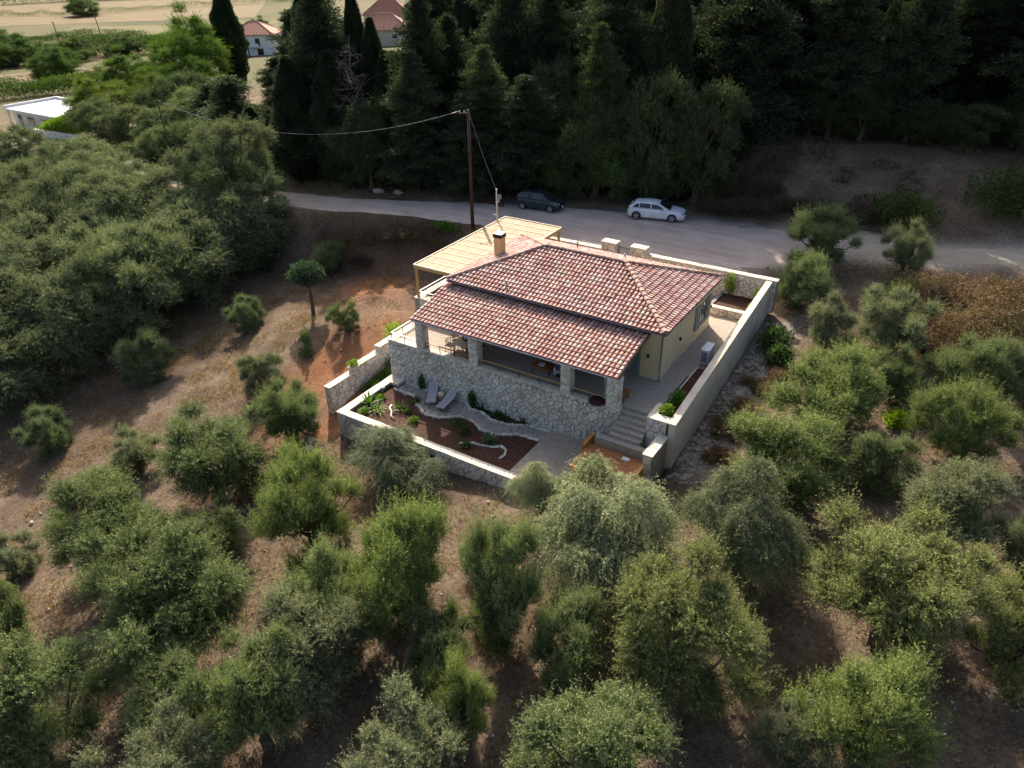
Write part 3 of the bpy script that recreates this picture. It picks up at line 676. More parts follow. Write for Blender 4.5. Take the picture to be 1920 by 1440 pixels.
# rear boundary wall, gate piers, gate
rw = thing('rear_wall', (5, 12.8, 0), 'long rubble-stone wall along the gravel forecourt behind the villa', 'wall')
wall_box(rw, -3.6, 4.2, 12.6, 13.0, -.4, 1.58, 'f', 31, 0, .09); wall_box(rw, 7.5, 16.4, 12.6, 13.0, -.4, 1.75, 'f', 32, 60, .1)
for (x0, lab) in ((4.2, 'square stone gate pier with pale cap, left of the black gate'), (6.4, 'square stone gate pier with pale cap, right of the black gate')):
    gp = thing('gate_pier', (x0 + .55, 12.8, 0), lab, 'pillar', 'piers of the road gate'); wall_box(gp, x0, x0 + 1.1, 12.45, 13.1, -.3, 2.18, 'fr', int(x0 * 9), 20, .12, .36, .28)
gt = thing('garden_gate', (5.85, 12.75, .5), 'black barred metal gate between the two stone piers', 'gate')
part('gate_frame', M['black'], gt, (5.32, 6.38, 12.72, 12.77, .72, .77), (5.32, 6.38, 12.72, 12.77, 1.98, 2.03), (5.32, 5.37, 12.72, 12.77, .77, 1.98), (6.33, 6.38, 12.72, 12.77, .77, 1.98))
for i in range(9): part('bar', M['black'], gt, (5.46 + i * .1, 5.485 + i * .1, 12.735, 12.76, .77, 1.98))
tag(part('gate_steps', M['pav'], None, (5.3, 6.4, 11.6, 12.6, 0.004, .2), (5.3, 6.4, 12.0, 12.6, .203, .4), (5.3, 6.4, 12.4, 13.05, .403, .62)), kind='structure')
# right boundary wall with sloping top
sw = thing('side_wall', (16.1, 4, 0), 'long sloping boundary wall of stone and concrete along the right side passage', 'wall')
ZA = lambda y: .30 + (y + 3.7) / 16.7 * 1.45
XA = lambda y: 16.32 - (y + 3.7) / 16.7 * .2
b = MB(); ys_ = np.linspace(-3.7, 13.0, 12)
for i in range(11):
    y0, y1 = ys_[i], ys_[i + 1]; b = MB()
    vs = []
    for y in (y0 + .004, y1 - .004):
        vs += [(XA(y) - .33, y, -2.6), (XA(y), y, -2.6), (XA(y), y, ZA(y)), (XA(y) - .33, y, ZA(y))]
    b.add(vs, [(0, 1, 2, 3), (7, 6, 5, 4), (0, 4, 5, 1), (1, 5, 6, 2), (2, 6, 7, 3), (3, 7, 4, 0)]).build('concrete_panel', M['conc'], sw)
rngc = random.Random(4); y = -3.72
while y < 12.95:
    y2 = min(13.02, y + rngc.uniform(.35, .75)); b = MB(); vs = []
    for yy in (y + .005, y2 - .005):
        zt = ZA(yy) + .003
        vs += [(XA(yy) - .37, yy, zt), (XA(yy) + .02, yy, zt), (XA(yy) + .02, yy, zt + .08), (XA(yy) - .37, yy, zt + .08)]
    b.add(vs, [(0, 1, 2, 3), (7, 6, 5, 4), (0, 4, 5, 1), (1, 5, 6, 2), (2, 6, 7, 3), (3, 7, 4, 0)]).build('coping_slab', M['cap'], sw); y = y2
# planter along the passage (front) and the rear bed
pb = thing('front_planter', (15.3, -1, 0), 'narrow stone planter beside the steps with shrubs and magenta flowers', 'planter')
wall_box(pb, 14.85, 15.88, -3.66, -3.2, -2.0, .3, 'fl', 41, 0, .06, .36, .26); wall_box(pb, 14.85, 15.15, -3.2, -2.2, -1.6, .3, 'l', 43, 0, .06, .36, .26)
part('soil', M['soil'], pb, (15.15, 15.9, -3.2, 2.6, .0, .12)); part('kerb', M['cap'], pb, (15.07, 15.148, -2.2, 2.6, .003, .16))
part('soil', M['soil'], pb, (15.45, 15.88, 2.603, 9.3, .003, .1))
rb = thing('rear_planter', (14.6, 11, 0), 'raised planting bed with stone front at the end of the passage', 'planter')
wall_box(rb, 13.2, 15.8, 9.9, 10.2, -.3, .42, 'f', 45, 14, .06, .36, .26); part('soil', M['soil'], rb, (13.2, 15.8, 10.2, 12.59, -.2, .36))
part('core', M['mortar'], rb, (13.0, 13.2, 9.9, 12.59, -.3, .45))
# steps, landing, wooden deck
tag(part('stone_steps', M['pav'], None, *[(13.16, 14.84, -2.85 - .3 * (i + 1), -2.86 - .3 * i, -1.9, -.17 * (i + 1)) for i in range(5)]), kind='structure')
tag(part('lower_landing', M['pav'], None, (12.6, 15.5, -4.75, -4.38, -2.4, -1.0)), kind='structure')
lw = thing('stub_wall', (15.75, -4.4, -1.8), 'short low stone wall stepping down from the boundary wall to the deck', 'wall')
wall_box(lw, 15.55, 16.0, -5.6, -3.7, -2.6, -.5, 'fl', 47, 0, .08, .36, .26)
dk = thing('timber_deck', (13.9, -5.6, -1.8), 'small brown timber deck with two cedar side boards below the steps', 'deck')
for i in range(14): part('plank', M['brownwood'], dk, (12.35, 15.5, -4.8 - .15 * (i + 1) + .006, -4.8 - .15 * i, -1.5, -1.42))
part('deck_frame', M['brownwood'], dk, (12.35, 15.5, -6.88, -4.8, -2.6, -1.503))
part('side_board', M['orangewood'], dk, (12.18, 12.345, -5.35, -4.25, -2.0, -1.22)); part('side_board', M['orangewood'], dk, (15.505, 15.66, -6.4, -5.13, -2.0, -1.12))
part('front_board', M['orangewood'], dk, (12.35, 15.5, -7.0, -6.885, -2.3, -1.4))
tl = thing('folded_towel', (14.5, -5.1, -1.42), 'small white folded towel lying on the brown timber deck', 'towel')
MB().box(14.32, 14.72, -5.35, -5.07, -1.417, -1.38).box(14.36, 14.68, -5.33, -5.1, -1.378, -1.34).build('fold', M['ac'], tl)
# left garden wall, stepped
lg = thing('left_garden_wall', (-4.0, -4, -3), 'low stone wall stepping down beside the orange soil left of the villa', 'wall')
wall_box(lg, -4.2, -3.8, -7.0, -4.9, -4.2, -2.2, 'rf', 53, 0, .08, .34, .25); wall_box(lg, -4.2, -3.8, -4.9, -2.4, -4.2, -1.9, 'rf', 51, 0, .08, .34, .25); wall_box(lg, -4.2, -3.8, -2.4, 1.6, -4.2, -1.55, 'rf', 55, 0, .08, .38, .28)
# front garden wall
fg = thing('front_garden_wall', (4, -8.1, -3.5), 'low stone wall with pale coping round the sunken garden', 'wall')
wall_box(fg, -2.0, 10.3, -8.3, -7.9, -4.6, -2.52, 'f', 61, 200, .08, .36, .26); wall_box(fg, -2.0, -1.55, -7.86, -4.2, -4.4, -2.52, 'l', 63, 0, .08)
part('corner_slab', M['cap'], fg, (-2.04, -.95, -4.2, -3.45, -2.6, -2.43))
# ------------------------------------------------------------------ sunken garden
tag(part('garden_bed', M['soil'], None, (-1.6, 9.3, -7.9, -3.36, -3.4, -2.70)), kind='structure')
tag(part('paved_apron', M['pav'], None, (9.3, 12.34, -8.28, -3.4, -3.4, -2.56)), kind='structure')
edge_out = [(-1.0, -4.43), (.43, -4.42), (1.26, -5.12), (2.28, -5.66), (3.24, -5.5), (4.14, -4.82), (5.09, -4.8), (5.88, -5.26), (6.83, -5.28), (7.92, -4.62), (9.25, -4.5)]
edge_in = [(9.25, -3.5), (7.88, -3.6), (6.85, -4.14), (5.87, -4.19), (5.07, -3.83), (4.19, -3.86), (3.6, -3.45), (.58, -3.6), (-.25, -3.5), (-1.0, -3.45)]
ppoly = edge_out + edge_in
def inpoly(x, y, poly):
    c = False
    for i in range(len(poly)):
        (x0, y0), (x1, y1) = poly[i], poly[i - 1]
        if (y0 > y) != (y1 > y) and x < (x1 - x0) * (y - y0) / (y1 - y0) + x0: c = not c
    return c
gp_ = empty('garden_path', (4, -4.4, -2.68)); tag(gp_, kind='structure')
MB().add([(x, y, -2.675) for x, y in ppoly], [tuple(range(len(ppoly)))]).build('bedding', M['mortar'], gp_)
masonry(gp_, (-1.2, -6.0, -2.67), (1, 0, 0), (0, 1, 0), 10.6, 2.7, .36, .30, 71, 300, .02, .03, lambda u, v: inpoly(u - 1.2, v - 6.0, ppoly), 'paving_stone', M['pav'])
rg = random.Random(8); ed = MB()
def along(pl, step):
    for i in range(len(pl) - 1):
        a, b_ = Vector(pl[i]), Vector(pl[i + 1]); n = max(1, int((b_ - a).length / step))
        for k in range(n): yield a + (b_ - a) * (k / n)
for pl in (edge_out, edge_in):
    for q in along(pl, .16): ed.rock((q.x + rg.uniform(-.03, .03), q.y + rg.uniform(-.03, .03), -2.66), .13, .11, .1, rg, rg.random())
tag(ed.build('edging_stones', M['stone'], gp_), kind='stuff')
br = thing('edging_row', (6.6, -6.6, -2.68), 'curved row of small white stones round the agave bed', 'stones')
e2 = MB()
for q in along([(5.7, -6.9), (6.2, -6.55), (6.7, -6.5), (7.3, -6.35), (7.7, -6.0), (8.1, -6.15), (8.3, -6.6), (8.2, -7.1)], .13): e2.rock((q.x, q.y, -2.67), .1, .09, .09, rg, rg.random())
e2.build('stones', M['stone'], br)
br = thing('driftwood', (.7, -6.5, -2.65), 'twisted pale driftwood branch lying in the sunny garden bed', 'branch')
MB().path([(0, -5.9, -2.66), (.15, -6.25, -2.6), (.5, -6.5, -2.63), (.8, -6.9, -2.58), (1.2, -7.0, -2.64)], [.06, .05, .055, .04, .03], 6).build('limb', M['cap'], br, True)
MB().path([(.5, -6.5, -2.63), (.75, -6.35, -2.5), (1.05, -6.4, -2.45)], [.045, .03, .015], 6).build('twig', M['cap'], br, True)
# plants of the garden
def rosette(name, c, n, L, w, lab, arch=.5, mat='broad', tint=(.6, .8, .7), cat='plant', up=1.):
    rng = np.random.RandomState(int(abs(c[0] * 37 + c[1] * 11)) + n); o = thing(name, c, lab, cat)
    for k in range(n):
        a = k * 2.39996; el = .25 + .95 * (k / n) * up; l_ = L * rng.uniform(.75, 1.1); d = np.array([math.cos(a), math.sin(a), 0]); vs = []; sd_ = np.array([-math.sin(a), math.cos(a), 0])
        for t_ in np.linspace(0, 1, 5):
            p_ = d * l_ * t_ * math.cos(el) + np.array([0, 0, 1]) * (l_ * t_ * math.sin(el) - arch * l_ * t_ * t_ * .5); hw_ = w * (1 - t_ ** 2) * (.5 + t_) + .003
            vs += [tuple(p_ - sd_ * hw_), tuple(p_ + sd_ * hw_)]
        lf = MB().add(vs, [(2 * i, 2 * i + 1, 2 * i + 3, 2 * i + 2) for i in range(4)], rng.rand() * .8).build('leaf', M[mat], o, True, world=False); lf.color = (*tint, 1)
    return o
rosette('agave', (6.95, -5.95, -2.7), 26, .72, .07, 'blue-green agave rosette beside the row of white stones', .35, tint=(.55, .9, 1.3))
rosette('fan_palm', (-.35, -6.75, -2.7), 34, .95, .035, 'spiky bright green young palm in the sunny garden corner', .8, tint=(1.3, 1.3, .7))
rosette('bird_of_paradise', (-1.2, -6.5, -2.7), 16, 1.15, .09, 'tall strappy-leaved plant against the low garden wall corner', .5, tint=(.7, .9, .7), up=1.2)
rosette('yucca', (.6, -5.9, -2.7), 26, .7, .03, 'pale spiky yucca beside the driftwood', .3, tint=(1.6, 1.6, 1.2))
rosette('flax_plant', (4.8, -3.62, -2.7), 22, .9, .03, 'dark strap-leaved tuft at the foot of the tall terrace wall', .4, tint=(.25, .35, .3), up=1.2)
rosette('flax_plant', (7.6, -3.62, -2.7), 20, .8, .03, 'dark strap-leaved tuft at the right end of the tall terrace wall', .4, tint=(.22, .32, .3), up=1.2)
rosette('strelitzia', (6.4, -3.7, -2.7), 12, .7, .06, 'small dark paddle-leaved plant between the two dark tufts', .4, tint=(.3, .45, .35), up=1.2)
def leafball(name, c, r, n, lab, mat='broad', tint=(1, 1, 1), leaf=.12, sq=(1, 1, 1), cat='shrub', group=None, stem=True):
    rng = np.random.RandomState(int(abs(c[0] * 53 + c[1] * 17 + n))); o = thing(name, c, lab, cat, group)
    q = unit(rng.normal(size=(n, 3))) * (rng.rand(n, 1) ** .45) * r * np.array(sq); lob_ = 1 + .25 * np.sin(q[:, :1] * 5 / r + 1) * np.cos(q[:, 1:2] * 4 / r)
    q = q * lob_; q[:, 2] += r * sq[2] * .85
    cr = link('foliage', leaf_mesh('shrub_leaves', q, unit(q - np.array([0, 0, r * .4]) + rng.normal(size=(n, 3)) * r * .5), leaf * rng.uniform(.6, 1.3, n), leaf * .45 * rng.uniform(.6, 1.3, n), rng.rand(n), rng), M[mat], o); cr.color = (*tint, 1)
    if stem:
        b = MB()
        for k in range(5): a = k * 1.3; b.path([(0, 0, -.05), (math.cos(a) * r * .3 * sq[0], math.sin(a) * r * .3 * sq[1], r * sq[2] * .6), (math.cos(a) * r * .55 * sq[0], math.sin(a) * r * .55 * sq[1], r * sq[2] * 1.2)], [.025, .018, .008], 5)
        b.build('stem', M['bark'], o, world=False)
    return o
leafball('climber', (.45, -3.62, -2.68), .3, 500, 'green climber on the terrace wall behind the left lounger', tint=(.5, .7, .5), sq=(.8, .5, 1.9))
leafball('climber', (4.15, -3.62, -2.68), .32, 600, 'green climber on the terrace wall right of the loungers', tint=(.4, .6, .5), sq=(.9, .5, 1.8))
for (x, y, r, tt, lab) in ((-1.0, -5.7, .28, (1.3, 1.4, .8), 'light green tuft by the white garden lamp'), (-.9, -7.3, .3, (1.2, 1.3, .7), 'light green tuft in the corner of the garden wall'),
                           (1.3, -5.95, .22, (.9, .9, .7), 'small grey-green tuft beside the path bend'), (2.2, -6.6, .3, (.9, 1.0, .6), 'low green tuft behind the drooping garden olive'), (4.5, -5.6, .45, (.35, .5, .35), 'dark ground-cover clump under the path near the loungers'),
                           (5.3, -6.0, .4, (.3, .42, .3), 'dark ground-cover clump in the middle of the garden bed'), (1.0, -4.9, .3, (.45, .5, .35), 'shaded clump inside the first path bend'), (5.9, -3.7, .3, (.35, .5, .35), 'dark clump behind the second path bend'), (6.1, -7.0, .25, (.5, .6, .3), 'small clump at the start of the white stone row')):
    leafball('bedding_plant', (x, y, -2.7), r, 420, lab, tint=tt, sq=(1, 1, .6), cat='plant', leaf=.1, stem=False)
bl = thing('garden_lamp', (-1.25, -5.2, -2.7), 'low garden lamp with white disc top in the sunny corner', 'lamp')
MB().lathe([(.045, 0), (.04, .42)], (-1.25, -5.2, -2.7), 10).build('post', M['zinc'], bl, True); MB().lathe([(.05, .42), (.15, .45), (.16, .48), (.1, .53), (.0, .545)], (-1.25, -5.2, -2.7), 14).build('lamp_head', M['ac'], bl, True)
# loungers and stool
def lounger(loc, rz, lab):
    o = thing('sun_lounger', loc, lab, 'sun lounger', 'loungers on the garden path', rz); b = MB()
    for s in (-.31, .31):
        b.path([(s, -.95, .30), (s, .25, .32), (s, .95, .74)], .018, 6); o_ = None
    b.path([(-.31, -.95, .3), (.31, -.95, .3)], .018, 6).path([(-.31, .95, .74), (.31, .95, .74)], .018, 6); b.build('frame', M['darkmet'], o, world=False)
    for s in (-.33, .33):
        for y in (-.75, .5): MB().path([(s, y, 0), (s, y - .12, .33)], .016, 6).build('leg', M['darkmet'], o, world=False)
    MB().path([(-.33, -.75, .02), (.33, -.75, .02)], .014, 6).path([(-.33, .5, .02), (.33, .5, .02)], .014, 6).build('foot_bar', M['darkmet'], o, world=False)
    b = MB(); prof = [(-.95, .315), (-.6, .285), (-.2, .295), (.25, .335), (.6, .54), (.95, .755)]
    vs = []
    for (y, z) in prof: vs += [(-.3, y, z), (0, y, z - .03), (.3, y, z)]
    n = len(prof); fs = [(3 * i + k, 3 * i + k + 1, 3 * i + 4 + k, 3 * i + 3 + k) for i in range(n - 1) for k in (0, 1)]
    b.add(vs, fs); b.build('sling', M['fabric'], o, True, world=False)
    MB().path([(-.22, .84, .72), (.22, .84, .72)], .055, 8).build('head_roll', M['fabric'], o, True, world=False)
    return o
lounger((1.62, -4.1, -2.64), R(30), 'grey sling sun lounger nearer the left end of the path'); lounger((2.78, -4.15, -2.64), R(6), 'grey sling sun lounger right of the wicker stool')
st = thing('wicker_stool', (2.12, -3.85, -2.64), 'small round wicker stool between the two sun loungers', 'stool')
MB().lathe([(.2, 0), (.24, .12), (.235, .28), (.19, .36)], (2.12, -3.85, -2.64), 14).build('basket', M['reed'], st, True); MB().lathe([(.2, .362), (.21, .39), (.0, .4)], (2.12, -3.85, -2.64), 14).build('lid', M['woodtop'], st, True)
# railings
def railing(pts, z, lab, posts, mr, mp_):
    o = thing('railing', (pts[0][0], pts[0][1], 0), lab, 'railing')
    for i in range(len(pts) - 1): MB().bar((*pts[i], z), (*pts[i + 1], z), .06, .035).build('top_rail', mr, o); MB().bar((*pts[i], z - .2), (*pts[i + 1], z - .2), .02, .02).build('lower_rail', mp_, o)
    for (x, y) in posts: MB().bar((x, y, .03), (x, y, z - .018), .03, .03).build('post', mp_, o)
railing([(4.47, -3.2), (9.74, -3.2)], .42, 'long low railing with brown top rail between the middle porch pillars', [(4.5, -3.2), (5.8, -3.2), (7.1, -3.2), (8.4, -3.2), (9.7, -3.2)], M['wood'], M['darkmet'])
railing([(.64, -3.2), (3.83, -3.2)], .42, 'low railing in front of the dining table', [(.68, -3.2), (1.7, -3.2), (2.75, -3.2), (3.79, -3.2)], M['brownwood'], M['darkmet'])
railing([(10.34, -3.2), (12.4, -3.2)], .42, 'short low railing between the two right porch pillars', [(10.4, -3.2), (11.4, -3.2), (12.36, -3.2)], M['wood'], M['darkmet'])
railing([(.06, -3.25), (-1.9, -3.25), (-1.9, -.2)], .42, 'pale corner railing at the open left end of the porch', [(-.9, -3.25), (-1.9, -3.25), (-1.9, -2.2), (-1.9, -1.2), (-1.9, -.2)], M['whitemet'], M['darkmet'])
railing([(-2.3, 1.8), (-3.75, 1.8), (-3.75, 6.2)], .75, 'pale railing on the parapet under the pergola', [(-3.1, 1.8), (-3.75, 2.6), (-3.75, 3.8), (-3.75, 5), (-3.75, 6.2)], M['whitemet'], M['whitemet'])
# porch furniture
dt = thing('dining_table', (2.95, -2.05, 0), 'long wooden dining table in the sunny left bay of the porch', 'table')
for i in range(6): part('plank', M['woodtop'], dt, (2.45 + i * .168, 2.613 + i * .168, -3.05, -1.05, .72, .755))
for (x, y) in ((2.5, -2.95), (3.35, -2.95), (2.5, -1.2), (3.35, -1.2)): part('leg', M['brownwood'], dt, (x, x + .07, y, y + .07, 0, .718))
part('apron', M['brownwood'], dt, (2.56, 3.36, -2.9, -1.2, .64, .717))
bw = thing('fruit_bowl', (2.95, -2.3, .756), 'dark bowl with white rim on the dining table', 'bowl'); MB().lathe([(.08, 0), (.2, .06), (.25, .16), (.22, .17), (.15, .1), (.0, .09)], (2.95, -2.3, .757), 14).build('shell', M['black'], bw, True); MB().lathe([(.12, .11), (.14, .2), (.06, .26), (0, .27)], (2.95, -2.3, .757), 10).build('filling', M['ac'], bw, True)
def chair(x, y, rz, lab):
    o = thing('dining_chair', (x, y, 0), lab, 'chair', 'chairs at the dining table', rz)
    for (a, c) in ((-.2, -.2), (.2, -.2), (-.2, .2), (.2, .2)): MB().path([(a * 1.1, c * 1.1, 0), (a, c, .44)], .015, 6).build('leg', M['darkmet'], o, world=False)
    part('seat', M['reed'], o, (-.24, .24, -.23, .23, .43, .47), world=False)
    for k, z in enumerate((.62, .74, .8)):
        pts = [(.27 * math.sin(t_), -.27 * math.cos(t_), z) for t_ in np.linspace(-1.9, 1.9, 11)]; MB().path(pts, .014, 6).build('back_hoop', M['darkmet'], o, world=False)
    b = MB()
    for t_ in np.linspace(-1.7, 1.7, 6): b.path([(.24 * math.sin(t_), -.24 * math.cos(t_), .46), (.27 * math.sin(t_), -.27 * math.cos(t_), .8)], .01, 5)
    b.build('spindle', M['darkmet'], o, world=False); return o
for k, y in enumerate((-2.72, -2.05, -1.38)):
    pos = ('nearest the railing', 'in the middle', 'farthest from the railing')[k]
    chair(2.12, y, -R(90), f'round-backed chair on the left of the dining table, {pos}'); chair(3.78, y, R(90), f'dark chair on the right of the dining table, {pos}')
ct = thing('coffee_table', (7.9, -1.9, 0), 'low dark wooden coffee table in the shaded porch', 'table')
for i in range(4): part('plank', M['brownwood'], ct, (7.3, 8.5, -2.3 + i * .2, -2.106 + i * .2, .34, .38))
for (x, y) in ((7.34, -2.26), (8.4, -2.26), (7.34, -1.62), (8.4, -1.62)): part('leg', M['darkmet'], ct, (x, x + .06, y, y + .06, 0, .338))
bw = thing('white_bowl', (7.85, -2.0, .381), 'white bowl on the low coffee table', 'bowl'); MB().lathe([(.06, 0), (.17, .05), (.2, .12), (.17, .12), (.0, .05)], (7.85, -2.0, .383), 14).build('shell', M['ac'], bw, True)
sf = thing('armchair', (9.0, -1.7, 0), 'pale grey armchair behind the third porch pillar', 'armchair', rz=R(20))
part('seat_cushion', M['fabric'], sf, (-.33, .33, -.35, .25, .25, .43), world=False); part('back_cushion', M['fabric'], sf, (-.33, .33, .25, .4, .3, .82), world=False)
for s in (-.4, .4): part('arm', M['fabric'], sf, (s - .065, s + .065, -.35, .4, .12, .58), world=False)
part('base', M['darkmet'], sf, (-.33, .33, -.33, .38, 0, .247), world=False)
cu_ = thing('curtain', (12.25, -3.05, 0), 'grey hanging curtain gathered beside the corner porch pillar', 'curtain')
b = MB(); vs = []
for (z, w_) in ((1.62, .16), (1.2, .1), (.8, .07), (.4, .12), (.04, .16)):
    for k in range(13): t_ = k / 12; vs.append((12.12 + (t_ - .5) * 2 * w_ + .12, -3.05 + .035 * math.sin(t_ * 25), z))
b.add(vs, [(13 * i + k, 13 * i + k + 1, 13 * i + 14 + k, 13 * i + 13 + k) for i in range(4) for k in range(12)]); b.build('cloth', M['fabric'], cu_, True)
cs2 = thing('round_cushion', (11.95, -3.3, .035), 'dark red round cushion on the terrace wall near the corner pillar', 'cushion')
MB().lathe([(.34, 0.0), (.44, .04), (.47, .09), (.42, .15), (.25, .18), (0, .185)], (11.92, -3.3, .036), 20).build('pad', plain('maroon_canvas', (.05, .015, .018), None, 6, .8), cs2, True)
bn = thing('wooden_bench', (12.9, -2.5, 0), 'brown wooden bench beside the corner pillar at the top of the steps', 'bench')
for i in range(3): part('plank', M['brownwood'], bn, (12.7 + i * .15, 12.845 + i * .15, -2.78, -1.9, .4, .45))
for y in (-2.7, -2.05): part('leg', M['brownwood'], bn, (12.72, 13.12, y, y + .06, 0, .398))
# heat pump
hp = thing('heat_pump', (15.2, 3.6, 0), 'white boxed heat-pump unit standing against the boundary wall', 'air conditioner')
part('casing', M['ac'], hp, (15.0, 15.44, 3.2, 4.25, .08, .95)); part('lid', M['ac'], hp, (14.98, 15.46, 3.18, 4.27, .953, .99))
for y in (3.3, 4.05): part('foot', M['black'], hp, (15.02, 15.42, y, y + .08, 0.003, .078))
g_ = MB()
for i in range(10): g_.box(15.05 + i * .035, 15.07 + i * .035, 3.18, 3.197, .2, .85)
g_.build('grille', M['zinc'], hp)
leafball('planter_shrub', (15.5, -2.75, .12), .36, 900, 'pale leafy shrub at the front corner of the stone planter', tint=(1.6, 1.5, .9))
leafball('planter_shrub', (15.5, -1.4, .12), .45, 1200, 'dark green shrub in the middle of the stone planter', tint=(.7, .9, .6), sq=(.8, 1.5, .8))
fl = leafball('bougainvillea', (15.75, -.75, .12), .2, 260, 'magenta flowering plant leaning over the boundary wall', 'flower', leaf=.09, sq=(1, 1, 1.2), cat='flower')
leafball('wall_climber', (13.6, 12.3, .36), .42, 700, 'yellow-green climber on the rear wall beside the roof corner', tint=(1.5, 1.4, .6), sq=(1, .5, 2.0))
leafball('slim_cypress', (15.5, 11.6, .36), .2, 400, 'slim young upright cypress in the rear planting bed', tint=(.8, 1.0, .5), sq=(.8, .8, 3.5), leaf=.1)
leafball('slim_shrub', (15.45, 10.5, .36), .15, 200, 'small light green shoot at the front of the rear planting bed', tint=(1.4, 1.5, .6), sq=(.8, .8, 2), leaf=.1)
for k, (x, y, r, tt, lab) in enumerate(((-3.0, -1.6, .8, (.35, .5, .25), 'dense dark ivy between the terrace wall and the left garden wall'), (-3.0, -4.2, .6, (.6, .75, .35), 'leafy ground cover inside the left garden wall, lower clump'), (-2.9, -2.9, .6, (.45, .6, .3), 'leafy ground cover inside the left garden wall, middle clump'))):
    leafball('ground_cover', (x, y, float(terrain(x, y))), r, 1400, lab, tint=tt, sq=(.8, 1.2, .55), cat='plant', leaf=.14, stem=False)
leafball('vine', (-4.0, -4.6, -1.82), .35, 420, 'yellow-green vine trailing over the left garden wall', tint=(1.3, 1.4, .7), sq=(.9, 1.2, .6), stem=False)
leafball('yellow_shrub', (-5.2, .6, float(terrain(-5.2, .6))), .7, 1200, 'bright yellow-green shrub at the left corner of the porch roof', tint=(2.0, 2.0, .6), sq=(1, 1, .8))
# ------------------------------------------------------------------ pergola
pg = thing('pergola', (-1.5, 7, 0), 'timber pergola roofed with reed matting against the left side of the villa', 'pergola')
PZ = 2.62
for (x, y, z0) in ((-3.82, 1.82, .345), (-3.82, 7.0, .345), (-3.82, 12.3, .345), (.8, 12.4, 1.68), (-1.4, 12.4, 1.68)):
    part('post', M['wood'], pg, (x - .07, x + .07, y - .07, y + .07, z0, PZ - .2))
MB().bar((-3.82, 1.6, PZ - .11), (-3.82, 12.55, PZ - .11), .12, .18).build('beam', M['wood'], pg); MB().bar((-3.755, 1.66, PZ - .11), (.3, 1.66, PZ - .11), .12, .18).build('beam', M['wood'], pg)
MB().bar((-3.755, 12.5, PZ - .11), (.93, 12.5, PZ - .11), .12, .18).build('beam', M['wood'], pg); MB().bar((.87, 8.75, PZ - .11), (.87, 12.435, PZ - .11), .12, .18).build('beam', M['wood'], pg)
ys_ = np.linspace(1.66, 12.46, 13); rp = random.Random(6)
for i in range(12):
    y0, y1 = ys_[i], ys_[i + 1]; x1 = .36 if y1 < 8.7 else .9; b = MB(); x = -3.84
    while x < x1:
        w_ = rp.uniform(.045, .085); b.box(x, min(x + w_ - .006, x1), y0 + .03, y1 - .03, PZ - .012 + rp.uniform(-.006, .006), PZ + .012 + rp.uniform(-.006, .008), rp.random()); x += w_
    tag(b.build('reed_mat', M['reed'], pg))
    if i: MB().bar((-3.86, y0, PZ + .01), (x1, y0, PZ + .01), .06, .07).build('batten', M['woodtop'], pg)
for (a, c) in (((-3.86, 1.6), (-3.86, 12.56)), ((-3.83, 1.63), (.36, 1.63)), ((-3.83, 12.53), (.93, 12.53)), ((.93, 8.75), (.93, 12.5))):
    MB().bar((*a, PZ + .02), (*c, PZ + .02), .07, .1).build('edge_board', M['woodtop'], pg)
# ------------------------------------------------------------------ mast, poles and wires
ms_ = thing('mast', (-4.0, 11.9, -.3), 'thin pale service mast standing at the rear corner of the pergola', 'pole')
MB().path([(-4.05, 11.7, -.8), (-4.05, 11.7, 4.85)], [.055, .045], 8).build('shaft', M['woodtop'], ms_, True); MB().bar((-4.35, 11.7, 3.0), (-4.05, 11.7, 3.0), .04, .04).build('bracket', M['woodtop'], ms_); MB().lathe([(.06, 0), (.06, .08), (0, .1)], (-4.05, 11.7, 4.85), 8).build('cap', M['ac'], ms_)
up_o = thing('utility_pole', (-8.0, 14.0, .4), 'tall dark wooden utility pole beside the road behind the pergola', 'utility pole')
PT = (-8.15, 14.3, 9.6)
MB().path([(-7.95, 14.0, -.6), PT], [.16, .1], 8).build('shaft', M['pole'], up_o, True)
MB().bar((-8.75, 13.9, 9.35), (-8.1, 14.35, 9.35), .07, .07).build('crossarm', M['pole'], up_o)
for (x, y) in ((-8.7, 13.94), (-8.4, 14.14)): MB().lathe([(.03, 0), (.05, .06), (.05, .14), (.02, .18)], (x, y, 9.38), 8).build('insulator', M['ac'], up_o)
def wire(a, c, sag, lab, r=.018, mat='zinc'):
    a, c = np.array(a, float), np.array(c, float); pts = [tuple(a + (c - a) * t_ - np.array([0, 0, sag * 4 * t_ * (1 - t_)])) for t_ in np.linspace(0, 1, 33)]
    o = MB().path(pts, r, 5).build('overhead_wire', M[mat], None, True); tag(o, lab, 'cable')
wire((-8.6, 14.0, 9.55), (-44.1, 13.0, 7.3), 2.4, 'pale overhead wire sagging left from the utility pole past the grove', .013, 'zinc')
wire(PT, (-4.05, 11.72, 4.8), .25, 'thin wire running down from the utility pole to the pale mast', .016, 'zinc')
wp = thing('wire_pole', (-44.1, 13.0, float(terrain(-44.1, 13.0))), 'distant pole rising from the olives where the overhead wire ends', 'utility pole')
z0_ = float(terrain(-44.1, 13.0)); MB().path([(-44.1, 13.0, z0_ - .3), (-44.1, 13.0, 7.4)], [.08, .06], 7).build('shaft', M['pole'], wp, True); MB().bar((-44.5, 12.9, 7.25), (-43.7, 13.1, 7.25), .07, .07).build('crossarm', M['pole'], wp)
